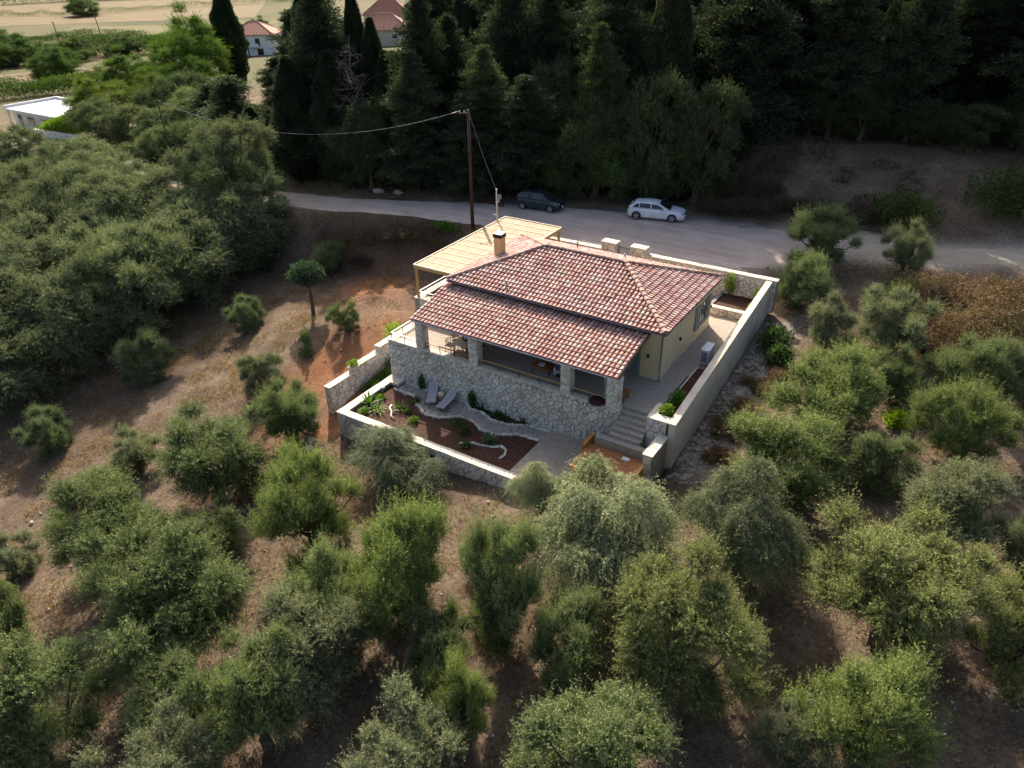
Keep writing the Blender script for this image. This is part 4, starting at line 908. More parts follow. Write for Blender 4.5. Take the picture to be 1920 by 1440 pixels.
# ------------------------------------------------------------------ cars
M['carwhite'] = plain('white_car_paint', (.70, .73, .80), None, 2, .25, spec=.6)
M['cardark'] = plain('dark_teal_car_paint', (.022, .035, .045), None, 2, .22, spec=.6)
M['tyre'] = plain('tyre_rubber', (.016, .016, .017), None, 6, .85)
M['rim'] = plain('alloy_rim', (.45, .45, .47), None, 6, .35, metal=.6)
M['lampglass'] = plain('headlamp_glass', (.55, .58, .62), None, 6, .1, spec=.6)
M['taillight'] = plain('tail_lamp_red', (.25, .01, .015), None, 6, .2, spec=.6)
M['plate'] = plain('number_plate_white', (.7, .7, .68), None, 6, .5)
def car(loc, rz, lab, spec, paint):
    """front at +x; spec: length, width, belt heights etc."""
    o = thing('parked_car', loc, lab, 'car', 'cars parked on the gravel forecourt', rz)
    Ln, Wd, H = spec['L'], spec['W'] / 2, spec['H']; st = spec['body']          # (x fraction, top z, half width factor, bottom z)
    vs, fs = [], []; n = 13
    for (fx, zt, wf, zb) in st:
        x = (fx - .5) * Ln; w_ = Wd * wf; ring = [(0, zt), (.55, zt - .005), (.86, zt - .03), (.96, zt - .085), (1.0, zt - .2), (1.01, zt - .32), (.985, zb + .18), (.97, zb + .04), (.9, zb), (0, zb)]
        ring = [(r_, max(z, zb)) for r_, z in ring]
        full = [(x, -r_ * w_, z) for r_, z in ring] + [(x, r_ * w_, z) for r_, z in ring[-2:0:-1]]; vs += full; n = len(full)
    k = len(st)
    for i in range(k - 1):
        for j in range(n): fs.append((i * n + j, (i + 1) * n + j, (i + 1) * n + (j + 1) % n, i * n + (j + 1) % n))
    fs += [tuple(range(n)), tuple(range((k - 1) * n, k * n))[::-1]]
    body = MB().add(vs, [f[::-1] for f in fs]).build('body', paint, o, True, world=False)
    # greenhouse: rings at belt, glass top and roof
    g = spec['house']; vs = []; m_ = len(g)
    for (fx, zb, zt, wb, wt) in g:
        x = (fx - .5) * Ln
        vs += [(x, -wb * Wd, zb), (x, -(wb * .35 + wt * .65) * Wd, zb + (zt - zb) * .68), (x, -wt * Wd, zt - .04), (x, -wt * .7 * Wd, zt), (x, 0, zt + .015), (x, wt * .7 * Wd, zt), (x, wt * Wd, zt - .04), (x, (wb * .35 + wt * .65) * Wd, zb + (zt - zb) * .68), (x, wb * Wd, zb)]
    fs = []
    for i in range(m_ - 1):
        for j in range(8): fs.append((i * 9 + j, i * 9 + j + 1, (i + 1) * 9 + j + 1, (i + 1) * 9 + j))
    MB().add(vs, fs).build('cabin', paint, o, True, world=False)
    def pane(name, q, mat=M['shadeglass']): return MB().add(q, [tuple(range(len(q)))]).build(name, mat, o, world=False)
    for s in (-1, 1):
        for wq in spec['side_glass']: pane('side_window', [((fx - .5) * Ln, s * y * Wd, z) for fx, y, z in (wq if s < 0 else wq[::-1])])
        for fx in spec['wheels']:
            x = (fx - .5) * Ln; r = spec['wr']
            arch = [(x + r * 1.17 * math.cos(a), s * (Wd * 1.012), r + r * 1.17 * math.sin(a)) for a in np.linspace(-.35, math.pi + .35, 18)]
            pane('wheel_arch', arch if s > 0 else arch[::-1], M['tyre'])
            wq = empty('wheel', (x, s * (Wd - .06), r)); wq.parent = o
            def disc(prof, mat, nm):
                b = MB(); vv = []; nn = 20
                for (ra, yy) in prof: vv += [(ra * math.cos(2 * math.pi * j / nn), s * yy, ra * math.sin(2 * math.pi * j / nn)) for j in range(nn)]
                ff = [(i * nn + j, i * nn + (j + 1) % nn, (i + 1) * nn + (j + 1) % nn, (i + 1) * nn + j) for i in range(len(prof) - 1) for j in range(nn)]
                b.add(vv, ff + [tuple(range((len(prof) - 1) * nn, len(prof) * nn))]); return b.build(nm, mat, wq, world=False)
            disc([(r * .6, -.14), (r * .96, -.13), (r, -.08), (r, .08), (r * .95, .105), (r * .72, .11), (r * .7, .07)], M['tyre'], 'tyre')
            b = MB(); rr = r * .7
            for k5 in range(5):
                a = 2 * math.pi * k5 / 5 + .3; b.bar((0, s * .1, 0), (rr * math.cos(a), s * .09, rr * math.sin(a)), .07, .02, upv=(0, 1, 0))
            ring_ = [(rr * .96 * math.cos(a), s * .1, rr * .96 * math.sin(a)) for a in np.linspace(0, 2 * math.pi, 21)]; b.path(ring_, .018, 5, cap=False); b.build('rim', M['rim'], wq, world=False)
    for nm, q, mat in spec['panes']: pane(nm, [((fx - .5) * Ln, y * Wd, z) for fx, y, z in q], mat)
    for s in (-1, 1):
        fx, z = spec['mirror']; MB().rock(((fx - .5) * Ln, s * (Wd + .09), z), .1, .1, .08, random.Random(2)).build('mirror', paint, o, True, world=False)
    return o
K = M
estate = dict(L=4.63, W=1.81, H=1.44, wr=.325, wheels=(.165, .785), mirror=(.655, .98),
    body=[(0, .80, .78, .34), (.012, .93, .88, .3), (.05, 1.0, .95, .22), (.2, 1.0, 1, .2), (.5, .98, 1, .19), (.66, .97, 1, .19), (.72, .95, 1, .2), (.86, .86, .99, .22), (.95, .76, .93, .2), (.985, .66, .84, .22), (1.0, .5, .74, .28)],
    house=[(.015, .95, 1.0, .84, .8), (.06, .98, 1.18, .88, .76), (.13, .99, 1.36, .90, .70), (.35, .98, 1.42, .91, .71), (.46, .97, 1.41, .91, .70), (.54, .96, 1.36, .91, .68), (.65, .95, 1.12, .90, .80), (.74, .94, .95, .88, .84)],
    side_glass=[[(.09, .915, 1.02), (.2, .925, 1.01), (.2, .79, 1.31), (.14, .80, 1.25)], [(.215, .925, 1.01), (.40, .93, 1.0), (.40, .785, 1.34), (.215, .785, 1.335)], [(.42, .93, 1.0), (.64, .925, .985), (.60, .87, 1.12), (.52, .80, 1.29), (.42, .79, 1.325)]],
    panes=[('windscreen', [(.745, -.8, .975), (.745, .8, .975), (.552, .62, 1.375), (.552, -.62, 1.375)], K['shadeglass']), ('rear_window', [(.02, .72, 1.04), (.02, -.72, 1.04), (.105, -.62, 1.33), (.105, .62, 1.33)], K['shadeglass']),
           ('grille', [(1.004, -.32, .5), (1.004, .32, .5), (.99, .32, .68), (.99, -.32, .68)], K['black']), ('headlight', [(.955, -.94, .66), (.995, -.5, .62), (.985, -.5, .7), (.94, -.92, .75)], K['black']), ('headlight', [(.94, .92, .75), (.985, .5, .7), (.995, .5, .62), (.955, .94, .66)], K['black']),
           ('tail_light', [(-.004, -.72, .86), (.03, -.96, .86), (.03, -.95, .97), (.004, -.72, .97)][::-1], K['taillight']), ('tail_light', [(-.004, .72, .86), (.03, .96, .86), (.03, .95, .97), (.004, .72, .97)], K['taillight']),
           ('number_plate', [(1.006, -.25, .38), (1.006, .25, .38), (1.006, .25, .48), (1.006, -.25, .48)], K['plate']), ('intake', [(.985, -.75, .3), (1.001, -.4, .3), (1.001, -.4, .4), (.985, -.75, .42)], K['black'])])
hatch = dict(L=3.95, W=1.70, H=1.51, wr=.30, wheels=(.16, .80), mirror=(.70, 1.02),
    body=[(0, .78, .8, .34), (.015, .95, .9, .3), (.06, 1.0, .96, .22), (.25, .99, 1, .2), (.55, .97, 1, .19), (.7, .96, 1, .2), (.78, .94, 1, .2), (.9, .86, .97, .22), (.96, .76, .9, .22), (1.0, .52, .74, .28)],
    house=[(.015, .96, 1.0, .86, .8), (.05, .98, 1.3, .9, .74), (.12, .99, 1.46, .91, .70), (.3, .98, 1.51, .92, .71), (.48, .97, 1.5, .92, .70), (.58, .96, 1.43, .92, .69), (.72, .95, 1.12, .90, .8), (.8, .93, .95, .86, .82)],
    side_glass=[[(.11, .925, 1.03), (.34, .935, 1.02), (.34, .79, 1.4), (.17, .78, 1.37)], [(.36, .935, 1.02), (.66, .93, 1.0), (.62, .87, 1.14), (.53, .79, 1.37), (.36, .79, 1.4)]],
    panes=[('windscreen', [(.795, -.78, .97), (.795, .78, .97), (.59, .62, 1.44), (.59, -.62, 1.44)], K['shadeglass']), ('rear_window', [(.006, .74, 1.05), (.006, -.74, 1.05), (.05, -.64, 1.36), (.05, .64, 1.36)], K['shadeglass']),
           ('grille', [(1.004, -.4, .45), (1.004, .4, .45), (.99, .4, .6), (.99, -.4, .6)], K['black']), ('headlight', [(.93, -.96, .68), (.985, -.55, .64), (.965, -.55, .76), (.885, -.94, .84)], K['lampglass']), ('headlight', [(.885, .94, .84), (.965, .55, .76), (.985, .55, .64), (.93, .96, .68)], K['lampglass']),
           ('tail_light', [(-.002, -.8, .8), (.03, -.97, .8), (.03, -.95, 1.0), (.006, -.78, 1.0)][::-1], K['taillight']), ('tail_light', [(-.002, .8, .8), (.03, .97, .8), (.03, .95, 1.0), (.006, .78, 1.0)], K['taillight']),
           ('number_plate', [(1.007, -.28, .36), (1.007, .28, .36), (1.007, .28, .47), (1.007, -.28, .47)], K['plate'])])
def on_road(x, y): return float(terrain(x, y)) + .035
car((3.75, 23.55, on_road(3.75, 23.2)), R(14), 'white estate car parked at the edge of the forecourt', estate, M['carwhite'])
car((-5.75, 20.95, on_road(-5.75, 20.5)), R(8), 'dark teal hatchback parked under the trees by the scooter', hatch, M['cardark'])
# ------------------------------------------------------------------ scooter
sc_ = thing('scooter', (-9.55, 19.75, on_road(-9.5, 19.6)), 'black and white motor scooter with red wheel rims beside the dark hatchback', 'scooter', rz=R(-4))
for (x, nm) in ((-.62, 'rear'), (.66, 'front')):
    w_ = empty('wheel', (x, 0, .25)); w_.parent = sc_
    ring = [(.21 * math.cos(a), 0, .21 * math.sin(a)) for a in np.linspace(0, 2 * math.pi, 21)]; MB().path(ring, .05, 6, cap=False).build('tyre', M['tyre'], w_, True, world=False)
    b = MB(); ring = [(.16 * math.cos(a), 0, .16 * math.sin(a)) for a in np.linspace(0, 2 * math.pi, 17)]; b.path(ring, .022, 5, cap=False)
    for k5 in range(5): a = k5 * 1.2566; b.path([(0, 0, 0), (.15 * math.cos(a), 0, .15 * math.sin(a))], .016, 5)
    b.build('rim', M['taillight'], w_, world=False)
def hull(prof, hw_, nm, mat):
    b = MB(); n = len(prof); vs = [(x, -hw_, z) for x, z in prof] + [(x, hw_, z) for x, z in prof] + [(x * .98, -hw_ * .5, z + .03) for x, z in prof]
    b.add(vs[:2 * n], [tuple(range(n)), tuple(range(2 * n - 1, n - 1, -1))] + [(i, n + i, n + (i + 1) % n, (i + 1) % n) for i in range(n)]); return b.build(nm, mat, sc_, world=False)
hull([(-.8, .55), (-.75, .42), (-.2, .3), (.1, .22), (.4, .24), (.42, .32), (.12, .34), (-.05, .62), (-.35, .72), (-.75, .68)], .15, 'body', M['black'])
hull([(-.78, .7), (-.1, .68), (-.02, .76), (-.4, .82), (-.75, .86)], .13, 'seat', M['tyre'])
hull([(.36, .3), (.5, .36), (.55, .75), (.48, 1.0), (.38, 1.02), (.42, .7)], .17, 'front_shield', M['carwhite'])
hull([(.08, .3), (.38, .28), (.4, .35), (.12, .36)], .17, 'footboard', M['carwhite'])
hull([(.5, .5), (.86, .5), (.8, .56), (.6, .6)], .07, 'mudguard', M['black'])
MB().path([(.66, 0, .25), (.5, 0, .7), (.4, 0, 1.05)], .03, 6).build('fork', M['darkmet'], sc_, world=False); MB().path([(.3, -.33, 1.06), (.4, 0, 1.04), (.3, .33, 1.06)], .018, 6).build('handlebar', M['darkmet'], sc_, world=False)
for s in (-1, 1): MB().rock((.34, s * .3, 1.22), .07, .1, .06, random.Random(3)).build('mirror', M['black'], sc_, world=False)
MB().box(-.95, -.6, -.17, .17, .88, 1.1).build('top_box', M['black'], sc_, world=False)
# ------------------------------------------------------------------ far buildings
def far_house(x, y, rz, w, d, h, rh, lab, wall, wins, sub=None, z=None, lowz=2.0):
    o = thing('far_house', (x, y, float(terrain(x, y)) if z is None else z), lab, 'house', None, rz)
    part('wall', wall, o, (-w / 2, w / 2, -d / 2, d / 2, -lowz, h), world=False)
    e = .5; b = MB(); W2, D2 = w / 2 + e, d / 2 + e; rl = max(.3, W2 - D2)
    b.add([(-W2, -D2, h), (W2, -D2, h), (W2, D2, h), (-W2, D2, h), (-rl, 0, h + rh), (rl, 0, h + rh), (-W2, -D2, h - .2), (W2, -D2, h - .2), (W2, D2, h - .2), (-W2, D2, h - .2)],
          [(0, 1, 5, 4), (1, 2, 5), (2, 3, 4, 5), (3, 0, 4), (0, 6, 7, 1), (1, 7, 8, 2), (2, 8, 9, 3), (3, 9, 6, 0), (6, 9, 8, 7)]); b.r = .4
    rf = b.build('roof', M['fartile'], o, world=False)
    q = MB()
    for (a, c) in (((-W2, -D2, h), (-rl, 0, h + rh)), ((W2, -D2, h), (rl, 0, h + rh)), ((-rl, 0, h + rh), (rl, 0, h + rh)), ((-W2, D2, h), (-rl, 0, h + rh)), ((W2, D2, h), (rl, 0, h + rh))): q.path([a, c], .16, 6)
    q.build('ridge', M['ridge'], rf, world=False)
    n = int(W2 * 2 / .7); q = MB()
    for i in range(n):
        xx = -W2 + (i + .5) * .7; k = min(1, (W2 - abs(xx)) / (W2 - rl)); q.path([(xx, -D2, h + .03), (xx, -D2 * (1 - k), h + rh * k + .03)], .12, 4, cap=False)
    tag(q.build('tile_rows', M['fartile'], rf, world=False), kind='stuff')
    for (a, z0, ww, hh) in wins:
        wn__ = MB().box(a, a + ww, -d / 2 - .06, -d / 2 - .003, z0, z0 + hh).build('window', M['ac'], o, world=False); MB().box(a + .12, a + ww - .12, -d / 2 - .09, -d / 2 - .062, z0 + .12, z0 + hh - .12).build('pane', M['shadeglass'], wn__, world=False)
    if sub: sub(o)
    return o
M['fartile'] = rndmat('far_roof_tile', [(0, (.36, .16, .11)), (.5, (.46, .24, .17)), (1, (.40, .19, .13))], .85, 3, .5, .2)
M['cream'] = plain('cream_wall', (.55, .48, .38), None, 1, .9); M['white'] = plain('white_wall', (.72, .72, .72), (.66, .66, .66), 1, .8)
FZ = R(33)
def balc(o):
    part('balcony_slab', M['white'], o, (-1.5, 2.5, -7.0, -5.503, 2.7, 2.9), world=False); part('balcony_rail', M['white'], o, (-1.5, 2.5, -7.0, -6.9, 2.903, 3.7), world=False)
far_house(-176, 138, FZ, 13.5, 11, 6.0, 3.2, 'pale two-storey house with red hipped roof left of the big dark conifer', M['white'], ((-4, 3.3, 2, 1.6), (1.2, 3.0, 1.6, 2.1), (-4, .4, 2, 1.6), (1.5, .3, 2, 2)), balc)
far_house(-204, 152, FZ, 11, 9, 4.5, 2.4, 'lower red-roofed house tucked behind the pale two-storey one', M['cream'], ((-3, 1.5, 1.6, 1.6), (1, 1.5, 1.6, 1.6)))
far_house(-150, 168, FZ, 17, 12, 5, 4.2, 'large red-roofed house seen between the cypress tops', M['cream'], ((-6, 2.5, 1.8, 1.6), (3, 2.5, 1.8, 1.6)))
far_house(-172, 196, FZ, 16, 12, 8, 5.0, 'tall red-roofed house behind the cypresses at the top edge', M['cream'], ((-5, 4.5, 1.8, 1.6), (2, 4.5, 1.8, 1.6)))
far_house(-250, 330, FZ, 22, 14, 6, 2, 'white house far off at the top edge behind the forest', M['white'], ((-6, 2, 2, 2), (2, 2, 2, 2)))
# white flat-roofed bungalow by the lane
wx, wy = -103.5, 32.6; wz = float(terrain(wx, wy)); wh = thing('flat_roof_bungalow', (wx, wy, wz), 'white flat-roofed bungalow in the upper left', 'house', None, 0)
part('wall', M['white'], wh, (-4.8, 8, -2.9, 4.4, -2, 2.8), world=False)
rf = part('roof', M['white'], wh, (-5.6, 9, -3.7, 5, 2.8, 3.1), world=False); part('parapet', M['white'], rf, (-5.6, -5.35, -3.7, 5, 3.103, 3.5), (-5.35, 9, 4.75, 5, 3.103, 3.5), world=False)
for (a, ww, z0, hh) in ((-3.6, 1.0, 0, 2.2), (-.8, 1.8, .9, 1.2), (3, 1.8, .9, 1.2)):
    f_ = MB().box(a, a + ww, -2.96, -2.903, z0, z0 + hh).build('window', M['shutter'], wh, world=False); MB().box(a + .12, a + ww - .12, -2.99, -2.962, z0 + .1, z0 + hh - .1).build('pane', M['shadeglass'], f_, world=False)
for y in (-3.5, 2): MB().box(-5.5, -5.2, y, y + .3, -2, 2.798).build('column', M['white'], wh, world=False)
gwl = thing('lane_wall', (-92, 27, float(terrain(-92, 27))), 'low white roadside wall under the hedge in the upper left', 'wall', None, R(5)); part('panel', M['white'], gwl, (-5, 5, -.15, .15, -1, .9), world=False)
for (x, y, h, lab) in ((-377, 210, 16, 'leaning pole standing in the far green field'), (-271, 130, 11, 'leaning pole at the edge of the near field'), (-168, 128, 9, 'pole in front of the pale two-storey house')):
    z0_ = float(terrain(x, y)); o = thing('field_pole', (x, y, z0_), lab, 'pole'); MB().path([(x, y, z0_ - .5), (x - h * .12, y, z0_ + h)], [.22, .14], 6).build('shaft', M['pole'], o, True); MB().bar((x - h * .12 - .8, y, z0_ + h - .4), (x - h * .12 + .8, y, z0_ + h - .4), .14, .14).build('crossarm', M['pole'], o)
# hedgerows: continuous lines of scrub on the field edges; bluish tints imitate distant haze
def hedge(pts, wid, ht, n, tint, lab, seed):
    rng = np.random.RandomState(seed); pts = np.array(pts, float); sg = np.diff(pts, axis=0); ln = np.hypot(sg[:, 0], sg[:, 1]); cu = np.r_[0, np.cumsum(ln)]
    s = rng.rand(n) * cu[-1]; i = np.clip(np.searchsorted(cu, s) - 1, 0, len(ln) - 1); f_ = (s - cu[i]) / ln[i]
    c = pts[i] + sg[i] * f_[:, None]; hh = ht * (.35 + .9 * vnoise(s, s * 0, ht * 1.6, seed)); off = rng.normal(size=(n, 2)) * wid * .35
    X_, Y_ = c[:, 0] + off[:, 0], c[:, 1] + off[:, 1]; P = np.stack([X_, Y_, terrain(X_, Y_) + rng.rand(n) ** .6 * hh], -1)
    k = ht * .1; n_ = n; o = link('hedge', leaf_mesh('hedge_leaves', P, unit(rng.normal(size=(n, 3)) + np.array([0, 0, .6])), k * rng.uniform(.6, 1.4, n), k * .5 * rng.uniform(.6, 1.4, n), rng.rand(n), rng, tri=True), M['broad']); o.color = (*tint, 1); tag(o, lab, 'hedge')
hedge([(-450, 178), (-365, 183), (-300, 180), (-255, 172), (-225, 160)], 7, 4.5, 32000, (.28, .32, .4), 'dark hedgerow crossing the fields below the far green field', 1)
hedge([(-620, 235), (-530, 285), (-500, 375), (-470, 430)], 6, 4, 20000, (.4, .45, .45), 'thin far hedgerow along the top of the fields', 2)
hedge([(-300, 95), (-262, 112), (-240, 130), (-215, 140)], 9, 5.5, 28000, (.32, .36, .36), 'scrubby hedgerow at the near end of the fields', 3)
hedge([(-720, 250), (-640, 400), (-560, 560)], 14, 14, 18000, (.5, .6, .75), 'dark treeline at the far top left corner', 4)
hedge([(-160, 45), (-150, 62), (-140, 78)], 7, 4, 18000, (.4, .44, .4), 'grey scrub strip behind the white bungalow', 5)
hedge([(-108, 20.5), (-103, 19.5), (-98, 18.5)], 3.5, 4, 12000, (.7, .8, .5), 'clipped dark hedge beside the lane in the upper left', 6)
hedge([(-97, 28), (-92, 28.2), (-87, 28.5)], 2, 3, 9000, (1.1, 1.1, .5), 'green hedge in front of the white bungalow', 7)
# ------------------------------------------------------------------ trees
TINT = [(.85, .92, .95), (.98, 1.0, .9), (1.25, 1.12, 1.35), (1.12, 1.15, .8), (.55, .6, .6), (1.0, .95, 1.1), (2.1, 1.85, 2.3), (1.25, 1.12, .95)]
OLIVES = [
(-20.1, -8.9, 3.9, 4.5, 'bush', 0, 'dark green olive bush in the bare ground below the big left grove'),
(-18.7, -16.7, 3.3, 3.7, 'bush', 0, 'isolated olive bush on shaded bare ground nearest the left edge'),
(-18.3, -1.2, 3.1, 3.2, 'bush', 0, 'small olive bush just left of the clipped dark-headed tree'),
(-8.5, -0.5, 2.4, 2.6, 'bush', 1, 'small pale olive bush at the edge of the orange soil left of the villa'),
(-19.0, 8.6, 3.7, 3.3, 'up', 1, 'bright olive directly behind the clipped dark-headed tree'),
(-25.8, 7.3, 3.3, 3.2, 'bush', 4, 'shadowed dark bush at the corner of the grove by the road'),
(-9.7, -7.2, 3.4, 3.6, 'bush', 2, 'pale silvery olive bush left of the low sloping garden wall'),
(-4.2, -9.8, 4.4, 4.6, 'up', 1, 'green olive between the silvery bush and the garden wall corner'),
(-4.6, -14.8, 6.2, 6.1, 'round', 1, 'wide dark-bottomed olive left of the two-lobed bright olive'),
(-11.1, -15.6, 3.4, 3.5, 'bush', 2, 'pale feathery olive behind the wide dark-bottomed olive'),
(-4.9, -20.9, 5.8, 6.5, 'round', 1, 'upright olive above the large round olive at lower left'),
(-10.0, -23.5, 3.1, 2.6, 'bush', 2, 'low grey-green shrub cut by the left edge'),
(2.5, -22.7, 6.5, 7.6, 'round', 1, 'large round olive crown at lower left'),
(3.1, -15.5, 4.9, 6.4, 'up', 3, 'bright two-lobed olive below the garden wall corner'),
(3.5, -9.7, 5.3, 2.7, 'weep', 5, 'drooping dark olive leaning over the low garden wall'),
(10.0, -17.0, 5.1, 7.4, 'up', 3, 'bright upright olive straight below the drooping garden olive'),
(8.3, -19.2, 4.6, 5.6, 'up', 1, 'green olive left of and lower than the bright upright olive'),
(9.1, -21.6, 4.5, 5.8, 'round', 2, 'greyish olive at bottom between the large round olive and the bright upright one'),
(8.9, -23.9, 3.9, 6.4, 'round', 1, 'green olive at bottom left of centre with a gap of soil to its left'),
(14.3, -16.0, 3.9, 7.3, 'up', 1, 'slender green olive left of the big silver weeping olive'),
(16.8, -11.9, 6.8, 6.7, 'weep', 6, 'big silver weeping olive in front of the wooden deck'),
(12.2, -9.2, 3.2, 3.4, 'weep', 6, 'smaller silver weeping olive touching the end of the low garden wall'),
(21.5, -8.9, 5.7, 6.3, 'weep', 2, 'feathery olive right of the big silver weeping olive'),
(21.3, -15.1, 5.7, 7.0, 'round', 7, 'large yellowish olive at lower right of centre'),
(27.0, -9.9, 6.4, 6.8, 'round', 7, 'widest yellow-green olive in the lower right'),
(21.5, -3.7, 7.0, 4.9, 'up', 3, 'spiky bright olive below the front end of the right boundary wall'),
(22.1, 2.6, 6.8, 5.0, 'up', 3, 'spiky bright olive beside the middle of the right boundary wall'),
(27.9, 7.2, 4.7, 4.6, 'up', 1, 'green olive in the middle right below the brown thicket'),
(28.1, 2.1, 5.1, 5.0, 'up', 3, 'bright olive in the middle right with upright shoots, below its twin'),
(28.3, -4.3, 4.9, 5.1, 'round', 2, 'silver-leaved olive above the widest yellow-green olive'),
(31.1, -4.6, 2.5, 3.9, 'round', 2, 'olive cut by the right edge beside the silver-leaved olive'),
(30.9, -9.8, 3.7, 5.3, 'up', 7, 'feathery olive cut by the right edge above the dry grass'),
(27.1, -14.9, 4.8, 5.8, 'up', 3, 'dark spiky olive at bottom right with bright upright shoots'),
(25.6, -16.2, 2.8, 4.3, 'bush', 2, 'grey olive at bottom right leaning on the dark spiky one'),
(14.6, -22.6, 4.3, 5.3, 'bush', 2, 'pale olive at the bottom edge left of centre'),
(15.0, -20.1, 2.6, 4.3, 'up', 3, 'small bright olive behind the pale one at the bottom edge'),
(20.3, -19.9, 5.3, 5.4, 'round', 1, 'broad olive cut by the bottom edge right of centre'),
(8.0, -27.4, 4.2, 5.1, 'round', 2, 'olive cut by the bottom edge at lower left'),
(1.5, -28.3, 5.4, 6.9, 'round', 1, 'olive in the bottom left corner'),
(-4.7, -26.5, 3.2, 5.3, 'up', 1, 'olive cut by the left edge above the corner one'),
(17.3, 20.5, 5.3, 4.6, 'up', 1, 'tall two-tone olive standing at the road beside the wall corner'),
(17.6, 14.6, 4.7, 4.2, 'up', 1, 'green olive at the rear corner of the right boundary wall'),
(22.6, 21.5, 3.9, 3.8, 'up', 2, 'pale round olive in front of the sunny track'),
(23.6, 9.5, 4.4, 5.4, 'round', 2, 'tall grey olive in the right middle ground'),
(20.5, 9.1, 3.0, 4.2, 'round', 2, 'narrow grey olive left of the tall grey one'),
(30.2, 8.2, 3.0, 3.6, 'round', 2, 'grey olive cut by the right edge below the brown thicket'),
]
for i, (x, y, w, h, st, ti, lab) in enumerate(OLIVES):
    tree('olive_tree', st, x, y, w * (.97 if x > 15 else 1.07), h * 1.0, TINT[ti], lab, 'olive trees round the villa')
ORD = ['first', 'second', 'third', 'fourth', 'fifth', 'sixth', 'seventh', 'eighth', 'ninth', 'tenth', 'eleventh', 'twelfth', 'thirteenth', 'fourteenth', 'fifteenth', 'sixteenth', 'seventeenth', 'eighteenth', 'nineteenth', 'twentieth', 'last but one', 'last']
# the old grove on the left
GR = random.Random(21); k = 0
rows = [(-25.5, -16, 8), (-31.5, -19, 11), (-38, -19, 12), (-45, -17, 13), (-52, -15, 14), (-60, -12, 18), (-68, -8, 15)]
for r_, (x, y0, y1) in enumerate(rows):
    y = y0 + GR.uniform(0, 2); c = 0
    while y < y1:
        xx = x + GR.uniform(-1.3, 1.3) - (0 if r_ else .08 * (y + 4) ** 2 * .25); yy = y + GR.uniform(-.8, .8); c += 1
        w = GR.uniform(8.2, 10.); h = GR.uniform(7.4, 9.2) * (1.12 if r_ < 2 else 1); g = GR.uniform(.85, 1.15)
        if terrain(xx, yy) is not None and abs(yy - np.interp(xx, ROAD[:, 0], ROAD[:, 1])) > 3.2:
            tree('grove_olive', 'big' if GR.random() < .7 else 'round', xx, yy, w, h, (.98 * g, .95 * g, 1.08 * g), f'old grey-green olive, {ORD[r_]} grove row from the bare lawn, {ORD[c - 1]} from the left edge', 'old olives of the left grove')
        y += GR.uniform(5.2, 6.3)
tree('grove_olive', 'big', -29.2, 9.3, 7.5, 8.0, (.85, .86, .82), 'tallest grey olive at the right end of the grove beside the road', 'old olives of the left grove')
# clipped tree with a bare trunk on the lawn
pt = thing('clipped_tree', (-13.2, .9, float(terrain(-13.2, .9)) - .03), 'small tree with bare forked trunk and dense dark blue-green head', 'tree')
MB().path([(0, 0, -.2), (.05, 0, .9), (.02, .05, 1.7), (-.1, .1, 2.7)], [.16, .12, .1, .07], 8).path([(.02, 0, 1.0), (.25, -.05, 1.6), (.12, 0, 2.2), (.1, .1, 2.9)], [.08, .07, .06, .04], 7).build('trunk', M['bark'], pt, True, world=False)
rng = np.random.RandomState(77); n = 5200; q = unit(rng.normal(size=(n, 3))) * (rng.rand(n, 1) ** .4) * np.array([1.25, 1.25, .85]); q *= 1 + .16 * np.sin(q[:, :1] * 6) * np.cos(q[:, 1:2] * 7 + q[:, 2:] * 5)
q[:, 2] += 3.25; q[:, :2] *= np.clip((q[:, 2:] - 1.9) / 1.2, .25, 1)
cr = link('crown', leaf_mesh('clipped_crown', q, unit(q - np.array([0, 0, 2.8]) + rng.normal(size=(n, 3)) * .5), rng.uniform(.12, .22, n), rng.uniform(.07, .12, n), rng.rand(n) * .6, rng), M['olive'], pt); cr.color = (.6, .75, .85, 1)
